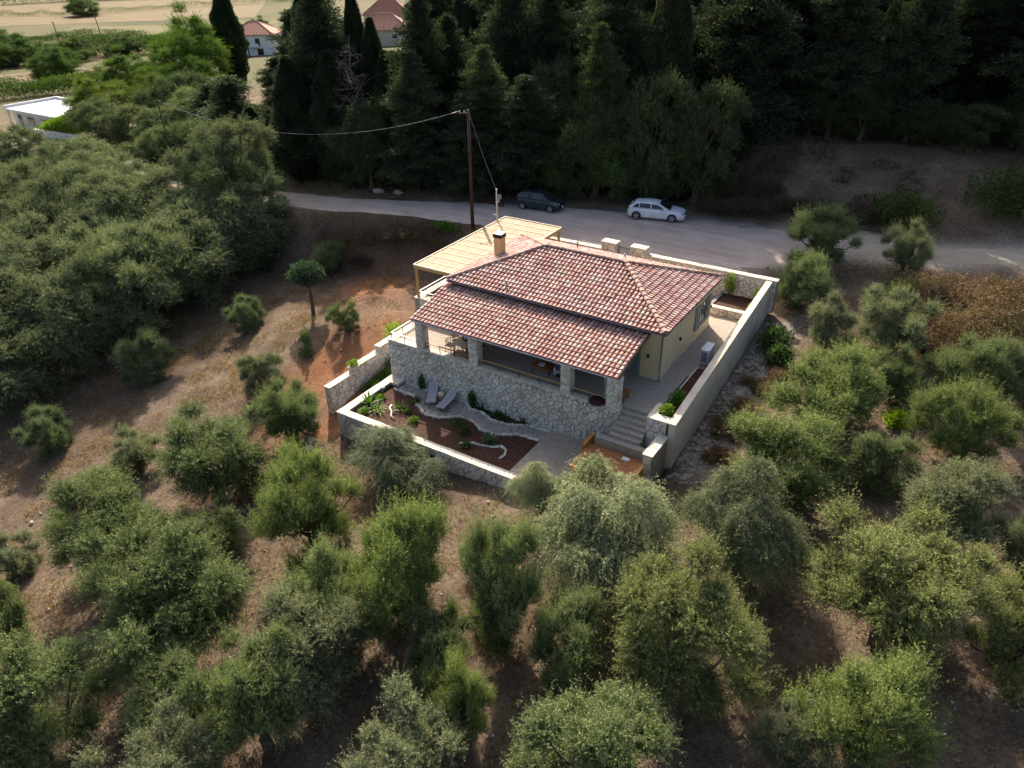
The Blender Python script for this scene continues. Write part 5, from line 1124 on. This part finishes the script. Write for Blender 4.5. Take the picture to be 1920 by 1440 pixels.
# forest behind the road
FRONT = [
(-41.4, 21.4, 3.9, 6.8, 'column', 1.12),
(-37.2, 20.5, 4.3, 6.9, 'cone', 0.87),
(-32.1, 19.0, 4.2, 11.6, 'column', 0.88),
(-27.6, 19.9, 4.4, 11.8, 'column', 0.92),
(-22.9, 18.6, 5.9, 9.5, 'big', 0.93),
(-18.2, 20.1, 6.0, 11.9, 'cone', 1.1),
(-13.1, 21.1, 5.4, 8.7, 'cone', 0.99),
(-8.5, 23.0, 6.4, 10.3, 'cone', 0.85),
(-3.4, 26.0, 6.7, 10.8, 'big', 1.03),
(1.3, 27.2, 7.2, 12.4, 'big', 1.03),
(5.1, 28.0, 7.0, 11.3, 'big', 1.07)]
BACK = [
(-52.4, 28.4, 3.4, 5.5, 'fir', 1.13, 1),
(-48.1, 26.1, 3.6, 6.0, 'column', 1.04, 1),
(-43.0, 25.1, 3.9, 6.2, 'cone', 0.7, 1),
(-39.2, 25.8, 5.5, 8.9, 'big', 1.2, 1),
(-35.0, 24.4, 3.8, 16.5, 'column', 1.11, 1),
(-29.9, 24.4, 3.6, 11.3, 'column', 0.91, 1),
(-24.2, 23.7, 3.2, 11.3, 'column', 1.02, 1),
(-18.8, 26.6, 6.2, 14.0, 'fir', 0.93, 1),
(-13.7, 26.3, 6.8, 10.9, 'big', 1.11, 1),
(-8.9, 28.4, 7.1, 12.4, 'big', 1.13, 1),
(-4.9, 31.7, 8.3, 18.5, 'fir', 1.05, 1),
(0.5, 31.9, 3.8, 18.8, 'column', 0.99, 1),
(6.2, 34.2, 8.3, 18.7, 'cone', 0.71, 1),
(-50.0, 33.4, 6.5, 10.5, 'cone', 0.8, 2),
(-45.2, 31.1, 6.7, 10.7, 'fir', 0.8, 2),
(-39.7, 31.5, 6.2, 18.7, 'fir', 0.96, 2),
(-35.2, 29.7, 3.4, 11.0, 'column', 0.88, 2),
(-30.6, 28.5, 3.5, 10.9, 'column', 1.11, 2),
(-26.1, 29.9, 6.5, 10.6, 'fir', 1.07, 2),
(-21.1, 30.5, 7.4, 12.2, 'big', 0.91, 2),
(-15.5, 32.0, 7.6, 17.6, 'cone', 1.18, 2),
(-11.7, 32.6, 6.5, 17.3, 'fir', 0.78, 2),
(-6.6, 35.7, 6.5, 20.0, 'cone', 0.99, 2),
(-2.3, 37.0, 4.5, 15.7, 'column', 1.22, 2),
(2.7, 38.2, 6.3, 18.0, 'fir', 0.78, 2),
(12.3, 40.6, 7.4, 14.9, 'fir', 1.16, 2),
(18.0, 41.9, 6.3, 19.3, 'fir', 0.91, 2),
(27.6, 43.6, 6.9, 15.9, 'cone', 0.85, 2),
(31.6, 44.8, 6.8, 17.8, 'cone', 0.84, 2),
(-53.9, 40.5, 8.0, 15.0, 'fir', 0.92, 3),
(-49.5, 39.0, 6.4, 16.1, 'cone', 1.01, 3),
(-45.5, 37.6, 5.2, 8.4, 'big', 0.76, 3),
(-40.8, 37.4, 6.4, 10.4, 'cone', 1.2, 3),
(-35.6, 36.6, 4.4, 10.2, 'column', 1.15, 3),
(-30.7, 35.8, 4.3, 10.1, 'column', 0.77, 3),
(-25.2, 34.7, 7.6, 12.3, 'big', 1.02, 3),
(-19.8, 36.1, 6.3, 18.8, 'fir', 1.21, 3),
(-14.2, 39.2, 8.0, 17.8, 'cone', 0.98, 3),
(-9.2, 39.5, 9.3, 15.9, 'big', 1.13, 3),
(-3.7, 42.2, 6.8, 16.0, 'fir', 1.21, 3),
(1.7, 44.9, 9.3, 15.0, 'big', 0.93, 3),
(7.3, 45.1, 8.2, 17.2, 'fir', 0.78, 3),
(11.3, 46.0, 4.2, 15.4, 'column', 0.75, 3),
(16.3, 46.8, 3.7, 15.3, 'column', 0.77, 3),
(21.0, 47.7, 7.8, 15.2, 'cone', 0.75, 3),
(24.8, 47.8, 5.9, 15.2, 'fir', 0.78, 3),
(30.4, 48.8, 6.0, 17.1, 'cone', 0.89, 3),
(-65.6, 48.1, 5.4, 8.6, 'cone', 1.19, 4),
(-61.5, 48.6, 8.6, 13.9, 'big', 0.86, 4),
(-56.0, 46.2, 3.9, 17.0, 'column', 1.14, 4),
(-51.1, 46.4, 5.9, 9.6, 'cone', 1.08, 4),
(-46.0, 44.6, 6.1, 9.8, 'fir', 1.25, 4),
(-41.4, 44.2, 6.0, 9.6, 'fir', 1.07, 4),
(-37.1, 43.6, 3.4, 9.5, 'column', 1.01, 4),
(-33.2, 42.9, 7.5, 20.0, 'fir', 1.05, 4),
(-27.5, 41.9, 3.4, 20.4, 'column', 0.97, 4),
(-21.8, 42.9, 7.1, 19.4, 'cone', 0.96, 4),
(-17.5, 45.5, 4.6, 19.7, 'column', 1.19, 4),
(-12.8, 46.4, 6.9, 16.8, 'cone', 1.1, 4),
(-8.3, 47.8, 8.0, 17.4, 'fir', 1.04, 4),
(-4.1, 49.1, 7.2, 19.4, 'fir', 0.84, 4),
(-0.1, 49.7, 3.3, 18.1, 'column', 1.07, 4),
(4.0, 52.4, 3.3, 19.8, 'column', 1.19, 4),
(9.2, 51.5, 7.5, 12.1, 'big', 0.73, 4),
(13.2, 52.6, 7.1, 14.3, 'fir', 1.08, 4),
(18.2, 54.5, 6.1, 17.1, 'fir', 0.85, 4),
(22.8, 53.9, 8.4, 14.5, 'big', 0.79, 4),
(27.9, 56.5, 7.2, 15.2, 'big', 0.9, 4),
(32.1, 58.3, 7.2, 19.5, 'fir', 0.76, 4),
(-69.0, 57.6, 4.4, 17.1, 'column', 0.84, 5),
(-61.7, 54.5, 8.4, 14.0, 'big', 1.11, 5),
(-55.7, 54.0, 5.4, 8.7, 'fir', 1.1, 5),
(-49.5, 54.2, 5.4, 8.7, 'fir', 0.97, 5),
(-43.9, 52.8, 4.5, 8.8, 'column', 0.7, 5),
(-37.2, 51.4, 7.4, 20.4, 'fir', 0.76, 5),
(-31.8, 51.3, 6.9, 20.7, 'fir', 0.74, 5),
(-25.0, 49.7, 7.2, 18.3, 'fir', 1.18, 5),
(-18.9, 51.9, 7.9, 19.9, 'fir', 0.85, 5),
(-12.1, 54.5, 3.5, 19.2, 'column', 0.95, 5),
(-5.0, 56.6, 3.3, 17.4, 'column', 0.84, 5),
(0.7, 58.3, 8.2, 15.7, 'fir', 0.88, 5),
(7.5, 59.6, 6.2, 19.0, 'fir', 0.72, 5),
(13.3, 60.0, 7.9, 12.8, 'big', 0.91, 5),
(19.7, 63.2, 6.2, 16.8, 'cone', 0.7, 5),
(26.8, 62.2, 4.4, 19.9, 'column', 1.22, 5),
(-69.1, 66.6, 3.4, 7.7, 'column', 1.21, 6),
(-62.4, 64.9, 4.2, 7.7, 'column', 1.16, 6),
(-56.0, 63.4, 4.6, 7.7, 'column', 1.17, 6),
(-50.3, 62.8, 7.2, 16.4, 'big', 0.85, 6),
(-43.5, 60.6, 6.0, 19.3, 'cone', 1.09, 6),
(-36.3, 59.4, 4.4, 15.3, 'column', 1.18, 6),
(-29.6, 59.9, 3.5, 19.9, 'column', 1.01, 6),
(-23.5, 59.9, 7.9, 16.7, 'big', 1.02, 6),
(-18.0, 60.1, 7.8, 15.4, 'big', 0.78, 6),
(-10.8, 63.2, 6.2, 20.4, 'fir', 1.17, 6),
(-3.8, 67.2, 7.9, 18.8, 'fir', 1.04, 6),
(3.4, 67.4, 7.3, 16.4, 'cone', 1.04, 6),
(10.3, 69.0, 4.4, 17.5, 'column', 1.12, 6),
(15.8, 69.9, 6.0, 19.3, 'cone', 0.89, 6),
(21.5, 71.2, 8.0, 14.2, 'cone', 1.13, 6),
(27.6, 72.3, 8.0, 16.4, 'fir', 1.07, 6)]
for i, (x, y, w, h, kd, g) in enumerate(FRONT):
    tree('conifer', kd, x, y, w, h, (g * .5, g * .52, g * .5) if kd == 'big' else (g, g, g), f'dark conifer at the forest edge along the road, {ORD[i]} from the left', 'forest conifers')
cnt = {}
for i, (x, y, w, h, kd, g, rw_) in enumerate(BACK):
    cnt[rw_] = cnt.get(rw_, 0) + 1
    tree('conifer', kd, x, y, w, h, (g * .5, g * .52, g * .5) if kd == 'big' else (g, g, g), f'dark conifer, {ORD[rw_]} forest row back from the road, {ORD[cnt[rw_] - 1]} from the left', 'conifers deep in the forest')
# single trees that stand out of the forest and the upper left
tree('cypress', 'column', -29.25, 25.5, 3.0, 16.75, (.8, .85, .8), 'narrow dark cypress spire reaching the top edge left of the red roofs', 'cypress spires')
tree('cypress', 'column', -26.25, 24.5, 3.3, 14.0, (.9, 1.0, .9), 'shorter pointed cypress standing in front of the red roofs', 'cypress spires')
tree('cypress', 'column', -113, 77.5, 6.5, 18.5, (.7, .85, .75), 'tall solitary cypress column beside the bright green trees', 'cypress spires')
tree('conifer', 'cone', -31.0, 22.3, 8.4, 17.5, (.8, .85, .85), 'massive dark conifer right of the pale two-storey house', 'forest conifers')
tree('conifer', 'cone', -48, 24.5, 9, 9.5, (1.3, 1.35, 1.1), 'rounded lower conifer beneath the solitary cypress', 'forest conifers')
tree('conifer', 'cone', -54, 26.5, 8, 8.5, (1.1, 1.2, 1.0), 'rounded dark conifer left of the massive one', 'forest conifers')
tree('conifer', 'fir', -19.75, 23.7, 6.5, 16.0, (.85, .9, .85), 'tall dark conifer right of the red roofs', 'forest conifers')
tree('conifer', 'fir', -13.0, 23.6, 5.5, 12.0, (1.5, 1.6, 1.3), 'lighter green conifer rising behind the utility pole', 'forest conifers')
tree('conifer', 'fir', -3.75, 26.9, 5.0, 13.8, (1.3, 1.35, 1.0), 'slender lighter conifer behind and left of the white estate car', 'forest conifers')
tree('conifer', 'cone', 3.5, 36.5, 7.5, 16.5, (.9, .95, .9), 'dark conifer added to shade the left end of the bare bank', 'forest conifers')  # this conifer and the next are added to cast shade over the bank
tree('conifer', 'fir', 5.8, 40.5, 7.5, 17, (.8, .85, .8), 'second dark conifer added to shade the left end of the bare bank', 'forest conifers')
tree('umbrella_pine', 'broad', -105, 62, 16, 16.5, (.6, .72, .36), 'large bright green dome-crowned tree in the upper left', 'bright trees of the upper left')
tree('umbrella_pine', 'broad', -97, 54.5, 12, 9.5, (.62, .74, .32), 'second bright green crown right below the large dome-crowned tree', 'bright trees of the upper left')
tree('umbrella_pine', 'broad', -114, 55, 13, 10, (.6, .7, .32), 'darker green broad tree left of the large dome-crowned tree', 'bright trees of the upper left')
tree('mulberry', 'broad', -88, 32, 10, 9, (.85, .78, .4), 'yellowish airy tree in front of the white bungalow', 'bright trees of the upper left')
tree('mulberry', 'broad', -84, 38, 9, 8.5, (.7, .66, .36), 'olive-yellow tree right of the airy one by the bungalow', 'bright trees of the upper left')
tree('olive_tree', 'big', -66, 33, 9.5, 8.2, (1.1, 1.1, 1.05), 'silvery olive where the overhead wire reaches the trees', 'olives between grove and forest')
tree('olive_tree', 'big', -59.5, 29.5, 8, 7, (1.0, 1.0, .95), 'silvery olive just right of the one under the wire', 'olives between grove and forest')
tree('olive_tree', 'big', -74, 36, 10, 9.5, (.55, .62, .6), 'dark shaded olive left of the one under the wire', 'olives between grove and forest')
tree('olive_tree', 'big', -72, 26, 7.5, 6.5, (.9, .9, .85), 'grey olive at the back of the grove below the dark shaded one', 'olives between grove and forest')
for i, (x, y, w, h, lab) in enumerate(((-38, 19.5, 6, 6, 'grey olive on the far side of the road right of the wire'), (-46, 20.5, 8, 7, 'grey olive on the far side of the road below the wire'), (-52, 21.5, 8, 6.5, 'grey olive on the far side of the road under the wire end'), (-63, 25, 8.5, 6.5, 'grey olive beyond the road behind the wire pole'), (-79, 27, 9, 6.5, 'grey olive beyond the road left of the wire pole'), (-54.6, 19.0, 7.5, 6, 'grey olive hiding the foot of the wire pole'), (-41, 17.5, 7, 5.5, 'grey olive leaning over the road below the rounded conifers'))):
    tree('olive_tree', 'big', x, y, w, h, (.85, .88, .82), lab, 'olives between grove and forest')
FR = random.Random(9)
for i, (x, y, w, h, g, lab) in enumerate(((-1.5, 26.3, 6.5, 6.8, 1.0, 'green broad tree under the forest left of the white estate car'), (2.6, 28.2, 6.2, 7.5, .8, 'dark broad tree behind the white estate car'), (-6.2, 24.3, 5, 5.2, 1.0, 'green broad tree behind the dark hatchback'),
                                          (-13, 22.5, 5, 4.6, .55, 'dark shrubby tree across the road from the utility pole'), (-19.5, 20.5, 4.6, 4.2, .5, 'dark shrubby tree above the pale roadside rubble'), (-25.5, 18.6, 4.8, 4.2, .5, 'dark shrubby tree where the road bends left'), (6.3, 28.5, 4.6, 5.4, .7, 'dark bushy tree at the left end of the bare bank'))):
    tree('edge_tree', 'round', x, y, w, h, (.55 * g, .68 * g, .5 * g), lab, 'broad trees at the forest foot')
for (x, y, w, h, tt, lab) in ((-176, 74, 13, 11, (.42, .5, .4), 'round green tree in front of the near field'), (-245, 99, 22, 13, (.42, .52, .4), 'broad green tree at the left edge of the near field'), (-232, 112, 14, 10, (.3, .36, .36), 'dark round tree between the near fields'), (-230, 128, 13, 8, (.3, .35, .36), 'dark bushy tree right of the round one in the near fields'),
                              (-520, 288, 26, 16, (.45, .55, .6), 'isolated dark clump of trees on the far field edge'), (-205, 92, 14, 9, (.45, .52, .42), 'pale green tree beside the round green tree'), (-268, 112, 16, 10, (.38, .45, .4), 'bushy tree left of the near field pole'), (-235, 190, 14, 10, (.6, .65, .7), 'grey tree behind the lower red-roofed house'), (-200, 175, 12, 9, (.65, .7, .7), 'grey-green tree right of the lower red-roofed house'), (-185, 225, 30, 12, (.6, .7, .7), 'grey-green trees behind the tall red-roofed house')):
    tree('field_tree', 'broad', x, y, w, h, tt, lab, z=float(terrain(x, y)) - h * .14, group='trees among the far fields')  # bluer tints on the farther trees put haze into the leaf colour
for i in range(16):
    x = 8.5 + i * 2.5 + FR.uniform(-.8, .8); y = 39.6 + (x - 7) * .12 + FR.uniform(-1, 1); g = FR.uniform(.35, .55)
    tree('understory_tree', 'big', x, y, FR.uniform(4.5, 6), FR.uniform(3.8, 6), (g, g * 1.1, g), f'dark low tree at the forest edge above the bare bank, {ORD[i]} from the left', 'low trees above the bare bank')
# dead grey tree among the cypresses
dt_ = thing('dead_tree', (-24.4, 18.9, float(terrain(-24.4, 18.9))), 'bare grey dead tree in front of the cypress spires', 'tree'); rng = np.random.RandomState(3)
b = MB(); b.path(wob((0, 0, -.3), (.4, .3, 13), rng, 7, .05), [.22, .2, .17, .14, .1, .06, .02], 7); b.build('trunk', M['grey_twig'], dt_, True, world=False)
b = MB()
for i in range(60):
    h = rng.uniform(3, 12.5); a = rng.rand() * 6.28; L = (13.5 - h) * .28 + .5; e = np.array([math.cos(a) * L, math.sin(a) * L, rng.uniform(-.3, .6) * L]); s = np.array([.4 * h / 13, .3 * h / 13, h])
    b.path(wob(s, s + e, rng, 4, .3), [.05, .035, .02, .008], 4, cap=False)
    for j in range(4): s2 = s + e * rng.uniform(.3, .95); b.path(wob(s2, s2 + rng.normal(size=3) * .6, rng, 3, .3), [.02, .012, .006], 3, cap=False)
b.build('branches', M['grey_twig'], dt_, world=False)
for i, (x, y, w, h, g, lab) in enumerate(((25.4, 16.6, 2.4, 2.0, .8, 'small green olive shoot in the upper left of the brown thicket'), (30.2, 14.2, 2.8, 2.3, .9, 'small green olive shoot in the lower right of the brown thicket'), (31.0, 17.8, 2.4, 2.2, .7, 'dark olive shoot at the right edge of the brown thicket'),
        (13.0, -18.6, 3.6, 4.2, 1., 'added green olive filling the gap left of the big yellowish olive'), (17.2, -16.2, 4.0, 4.6, .9, 'added fill olive between the silver weeping olive and the big yellowish one'), (5.6, -25.2, 4.2, 4.6, 1., 'added fill olive at the bottom between the large round crown and the corner one'), (25.2, -1.0, 3.6, 3.6, 1.05, 'added green fill olive right of the spiky bright pair beside the wall'), (24.6, 6.0, 3.2, 3.4, 1., 'added green fill olive below the tall grey one at right'), (-.8, -18.3, 3.6, 3.8, .95, 'added fill olive between the wide dark-bottomed olive and the upright one'), (11.8, -13.6, 2.6, 2.6, 1., 'small added fill olive on the bare ground below the garden wall end'))):  # fill olives added to cover and shade the sunlit gaps between crowns
    tree('olive_tree', ('bush', 'up', 'round')[i % 3], x, y, w, h, (g, g, g * .92), lab, 'olive trees round the villa')
# shrubs, thickets, brush
DRY = [twig_mesh(s) for s in (1, 2, 3)]
for me in DRY: me.materials.append(M['drybush'])
def shrub(name, x, y, s, sz, tint, lab, group, v=0, cat='shrub', z=None):
    o = empty(name, (x, y, float(terrain(x, y)) - .04), VR.uniform(0, 6.28), lab, cat, group); o.scale = (s, s, sz); k = link('twigs', DRY[v % 3], None, o); k.color = (*tint, 1); return o
spots = [(25.0, 17.5, 1.6), (26.8, 18.5, 1.5), (28.6, 18.0, 1.6), (26.0, 15.5, 1.7), (28.0, 15.6, 1.9), (30.0, 16.5, 1.8), (25.2, 13.4, 1.4), (27.2, 13.0, 1.6), (29.4, 13.3, 1.7), (30.8, 19.6, 1.5), (24.0, 15.0, 1.3), (26.5, 11.3, 1.3), (29.0, 11.2, 1.4)]
for i, (x, y, s) in enumerate(sorted(spots, key=lambda q: -q[1])): shrub('dry_shrub', x, y, s * 1.15, s * 1.25, ((1.15, 1.02, .9), (.55, .47, .42), (.85, .72, .62), (1.0, .95, .8), (.4, .42, .3))[i % 5], f'brown dry shrub in the thicket, {ORD[i]} counting down from the sunny track', 'dry shrubs of the right thicket', i)
for i, (x, y, s, lab) in enumerate(((18.0, 4.4, .9, 'brown dry shrub outside the boundary wall, level with the heat pump'), (18.3, 2.2, 1.0, 'brown dry shrub outside the boundary wall near the stone planter'), (17.9, 0.3, .9, 'brown dry shrub outside the boundary wall beside the magenta flowers'), (18.6, 6.2, .8, 'brown dry shrub outside the boundary wall near the side window'), (18.2, -2.0, .8, 'brown dry shrub outside the front end of the boundary wall'))):
    shrub('dry_shrub', x, y, s, s * .7, (.85, .68, .56), lab, 'dry shrubs along the boundary wall', i)
for i, (x, y, s) in enumerate(sorted(((7.6, 26.8, 1.4), (9.2, 27.4, 1.5), (10.8, 27.8, 1.6), (12.5, 28.2, 1.5), (8.6, 29.2, 1.5), (10.4, 30.0, 1.4), (14.2, 28.8, 1.3), (16, 29.3, 1.4), (18, 29.6, 1.3), (7.0, 30.5, 1.4)))): shrub('brush_heap', x, y, s, s * .75, (.5, .46, .42), f'tangled brown brush at the foot of the bare bank, {ORD[i]} heap from the white car', 'brush along the foot of the bank', i)
for i, (x, y, s) in enumerate(sorted(((-13.5, 12.3, 1.5), (-15.5, 11.6, 1.5), (-17.5, 11.0, 1.6), (-12, 12.8, 1.3), (-19.5, 10.4, 1.4), (-10.8, 12.6, 1.2), (-16.5, 10.0, 1.1)), reverse=True)): shrub('dark_brush', x, y, s, s * .55, (.6, .52, .47), f'dark dead brush on the slope below the road, {ORD[i]} nearest the utility pole', 'brush on the roadside slope', i)
leafball('bank_shrub', (21.2, 29.5, float(terrain(21.2, 29.5))), 1.5, 5200, 'dark green shrub with yellowish top on the bare bank', 'olive', (.55, .62, .3), .22, (1.6, 1.1, .8))
leafball('bank_shrub', (27.8, 33.0, float(terrain(27.8, 33.0))), 2.0, 6500, 'dark green shrub on the bank cut by the right edge', 'olive', (.45, .58, .3), .22, (1.5, 1.2, .9))
leafball('roadside_clump', (-10.2, 13.4, float(terrain(-10.2, 13.4))), .8, 1500, 'green weed clump beside the utility pole', 'broad', (.55, .8, .35), .16, (1.7, .8, .4), stem=False)
leafball('yellow_bush', (23.4, 17.2, float(terrain(23.4, 17.2))), 1.1, 2600, 'yellow-green bush below the pale round olive', 'olive', (1.5, 1.5, .5), .2, (1.2, 1, .8))
leafball('yellow_tuft', (25.3, 3.9, float(terrain(25.3, 3.9))), .6, 1200, 'bright yellow-green tuft on a patch of bare earth at right', 'broad', (2.2, 2.0, .5), .18, (1, 1, .7), stem=False)
leafball('stump_sprout', (-9.9, -3.0, float(terrain(-9.9, -3.0))), .5, 700, 'cut olive stump with fresh sprouts on the orange soil', 'olive', (.8, .9, .7), .15, (.7, .7, 1.6))
leafball('stump_sprout', (-9.3, -3.6, float(terrain(-9.3, -3.6))), .45, 600, 'low sprouting olive stool beside the cut stump', 'olive', (.7, .8, .6), .15, (1.2, 1, .6))
for i, (x, y, s, lab) in enumerate(((17.6, 9.0, .9, 'dark green bush outside the boundary wall near its rear end'), (18.3, 7.6, .7, 'smaller dark bush outside the boundary wall'))): leafball('dark_bush', (x, y, float(terrain(x, y))), s, 2200, lab, 'olive', (.5, .65, .4), .2, (1, 1.2, .8))
for i, (x, y, s, lab) in enumerate(((29.6, 15.0, 1.0, 'green bush inside the brown thicket near the right edge'), (26.2, 14.2, .8, 'dark green bush inside the brown thicket beside the tall grey olive'), (28.2, 19.8, .8, 'grey-green bush at the top of the brown thicket by the track'))): leafball('thicket_bush', (x, y, float(terrain(x, y))), s, 2200, lab, 'olive', (.55, .62, .45), .18, (1.2, 1.2, .9))
# scrub on the bare bank
rng = np.random.RandomState(61); n = 9000; bx, by = rng.uniform(5, 45, n), rng.uniform(26, 41, n); keep = (vnoise(bx, by, 2.6, 21) > .6) & (by > np.interp(bx, ROAD[:, 0], ROAD[:, 1]) + np.interp(bx, ROAD[:, 0], ROAD[:, 3]) + .8); bx, by = bx[keep], by[keep]; m_ = len(bx); kb = 6
P = np.repeat(np.stack([bx, by, terrain(bx, by)], -1), kb, 0) + rng.normal(size=(m_ * kb, 3)) * np.array([.15, .15, .03])
so = link('bank_scrub', leaf_mesh('bank_scrub', P, unit(rng.normal(size=(m_ * kb, 3)) * .6 + np.array([0, 0, .7])), rng.uniform(.15, .5, m_ * kb), rng.uniform(.04, .09, m_ * kb), rng.rand(m_ * kb), rng, .4, tri=True), M['drybush']); so.color = (.7, .68, .58, 1); tag(so, 'low dark scrub dotted over the bare bank', 'scrub', kind='stuff')
# rubble outside the boundary wall, white roadside rocks
rb_ = random.Random(14); b = MB()
for i in range(650):
    y = rb_.uniform(-4.5, 12); x = 16.45 + abs(rb_.gauss(0, .75)); s = rb_.uniform(.05, .16); b.rock((x, y, float(terrain(x, y)) + s * .2), s, s, s * .7, rb_, rb_.random())
tag(b.build('rubble', M['pav'], None), 'pale stone rubble strewn along the outside of the boundary wall', 'rubble', kind='stuff')
for i, (x, y, s, lab) in enumerate(((-21.3, 18.0, .45, 'left of two pale boulders at the forest side of the road'), (-19.4, 18.5, .4, 'right of two pale boulders at the forest side of the road'), (-3.2, -9.6, .35, 'pale stone at the outer corner of the garden wall'), (-2.8, -10.1, .3, 'second pale stone at the outer corner of the garden wall'))):
    o = MB().rock((x, y, float(terrain(x, y)) + s * .3), s * 1.3, s, s * .8, rb_, .3).build('boulder', M['pav'], None); tag(o, lab, 'rock', 'pale boulders')
o = MB().rock((19.0, 1.9, float(terrain(19.0, 1.9)) + .12), .3, .22, .2, rb_, .3).build('white_bag', M['ac'], None); tag(o, 'small white bag dropped outside the boundary wall', 'bag')
b = MB()
for i in range(2600):
    x, y = rb_.uniform(-34, 36), rb_.uniform(-31, 12)
    if (-4.6 < x < 16.8 and -8.8 < y < 13.2): continue
    s = rb_.uniform(.02, .07) * (1.8 if rb_.random() < .05 else 1); b.rock((x, y, float(terrain(x, y)) + s * .25), s * 1.2, s, s * .7, rb_, rb_.random())
tag(b.build('loose_stones', M['pav'], None), 'loose stones and clods scattered over the olive terraces', 'stones', kind='stuff')
# dry grass and weeds over the open ground
rng = np.random.RandomState(41); n = 190000
gx_, gy2 = rng.uniform(-42, 36, n), rng.uniform(-33, 22, n)
d_ = np.abs(gy2 - np.interp(gx_, ROAD[:, 0], ROAD[:, 1])) - np.interp(gx_, ROAD[:, 0], ROAD[:, 3])
keep = (d_ > .4) & ~((gx_ > -4.4) & (gx_ < 16.6) & (gy2 > -8.6) & (gy2 < 13.2)) & (vnoise(gx_, gy2, 1.8, 5) * .6 + vnoise(gx_, gy2, .6, 6) * .4 > .42)
redm = np.exp(-((gx_ + 6.3) / 2.6) ** 2 - ((gy2 + 3.0) / 5.5) ** 2); keep &= rng.rand(n) > redm * 1.3
gx_, gy2 = gx_[keep], gy2[keep]; m_ = len(gx_); kb = 2
P = np.repeat(np.stack([gx_, gy2, terrain(gx_, gy2)], -1), kb, 0) + rng.normal(size=(m_ * kb, 3)) * np.array([.06, .06, .0])
P[:, 2] += .02; D = unit(rng.normal(size=(m_ * kb, 3)) * .55 + np.array([.1, -.1, .75]))
big = np.repeat(.6 + 1.1 * vnoise(gx_, gy2, 3.5, 8) ** 2, kb)
gme = leaf_mesh('dry_grass', P, D, rng.uniform(.12, .32, m_ * kb) * big, rng.uniform(.02, .045, m_ * kb), rng.rand(m_ * kb), rng, tri=True)
go = link('dry_grass', gme, M['drygrass']); go.color = (.9, .85, .8, 1); tag(go, 'short dry straw-coloured grass over the olive terraces', 'grass', kind='stuff')
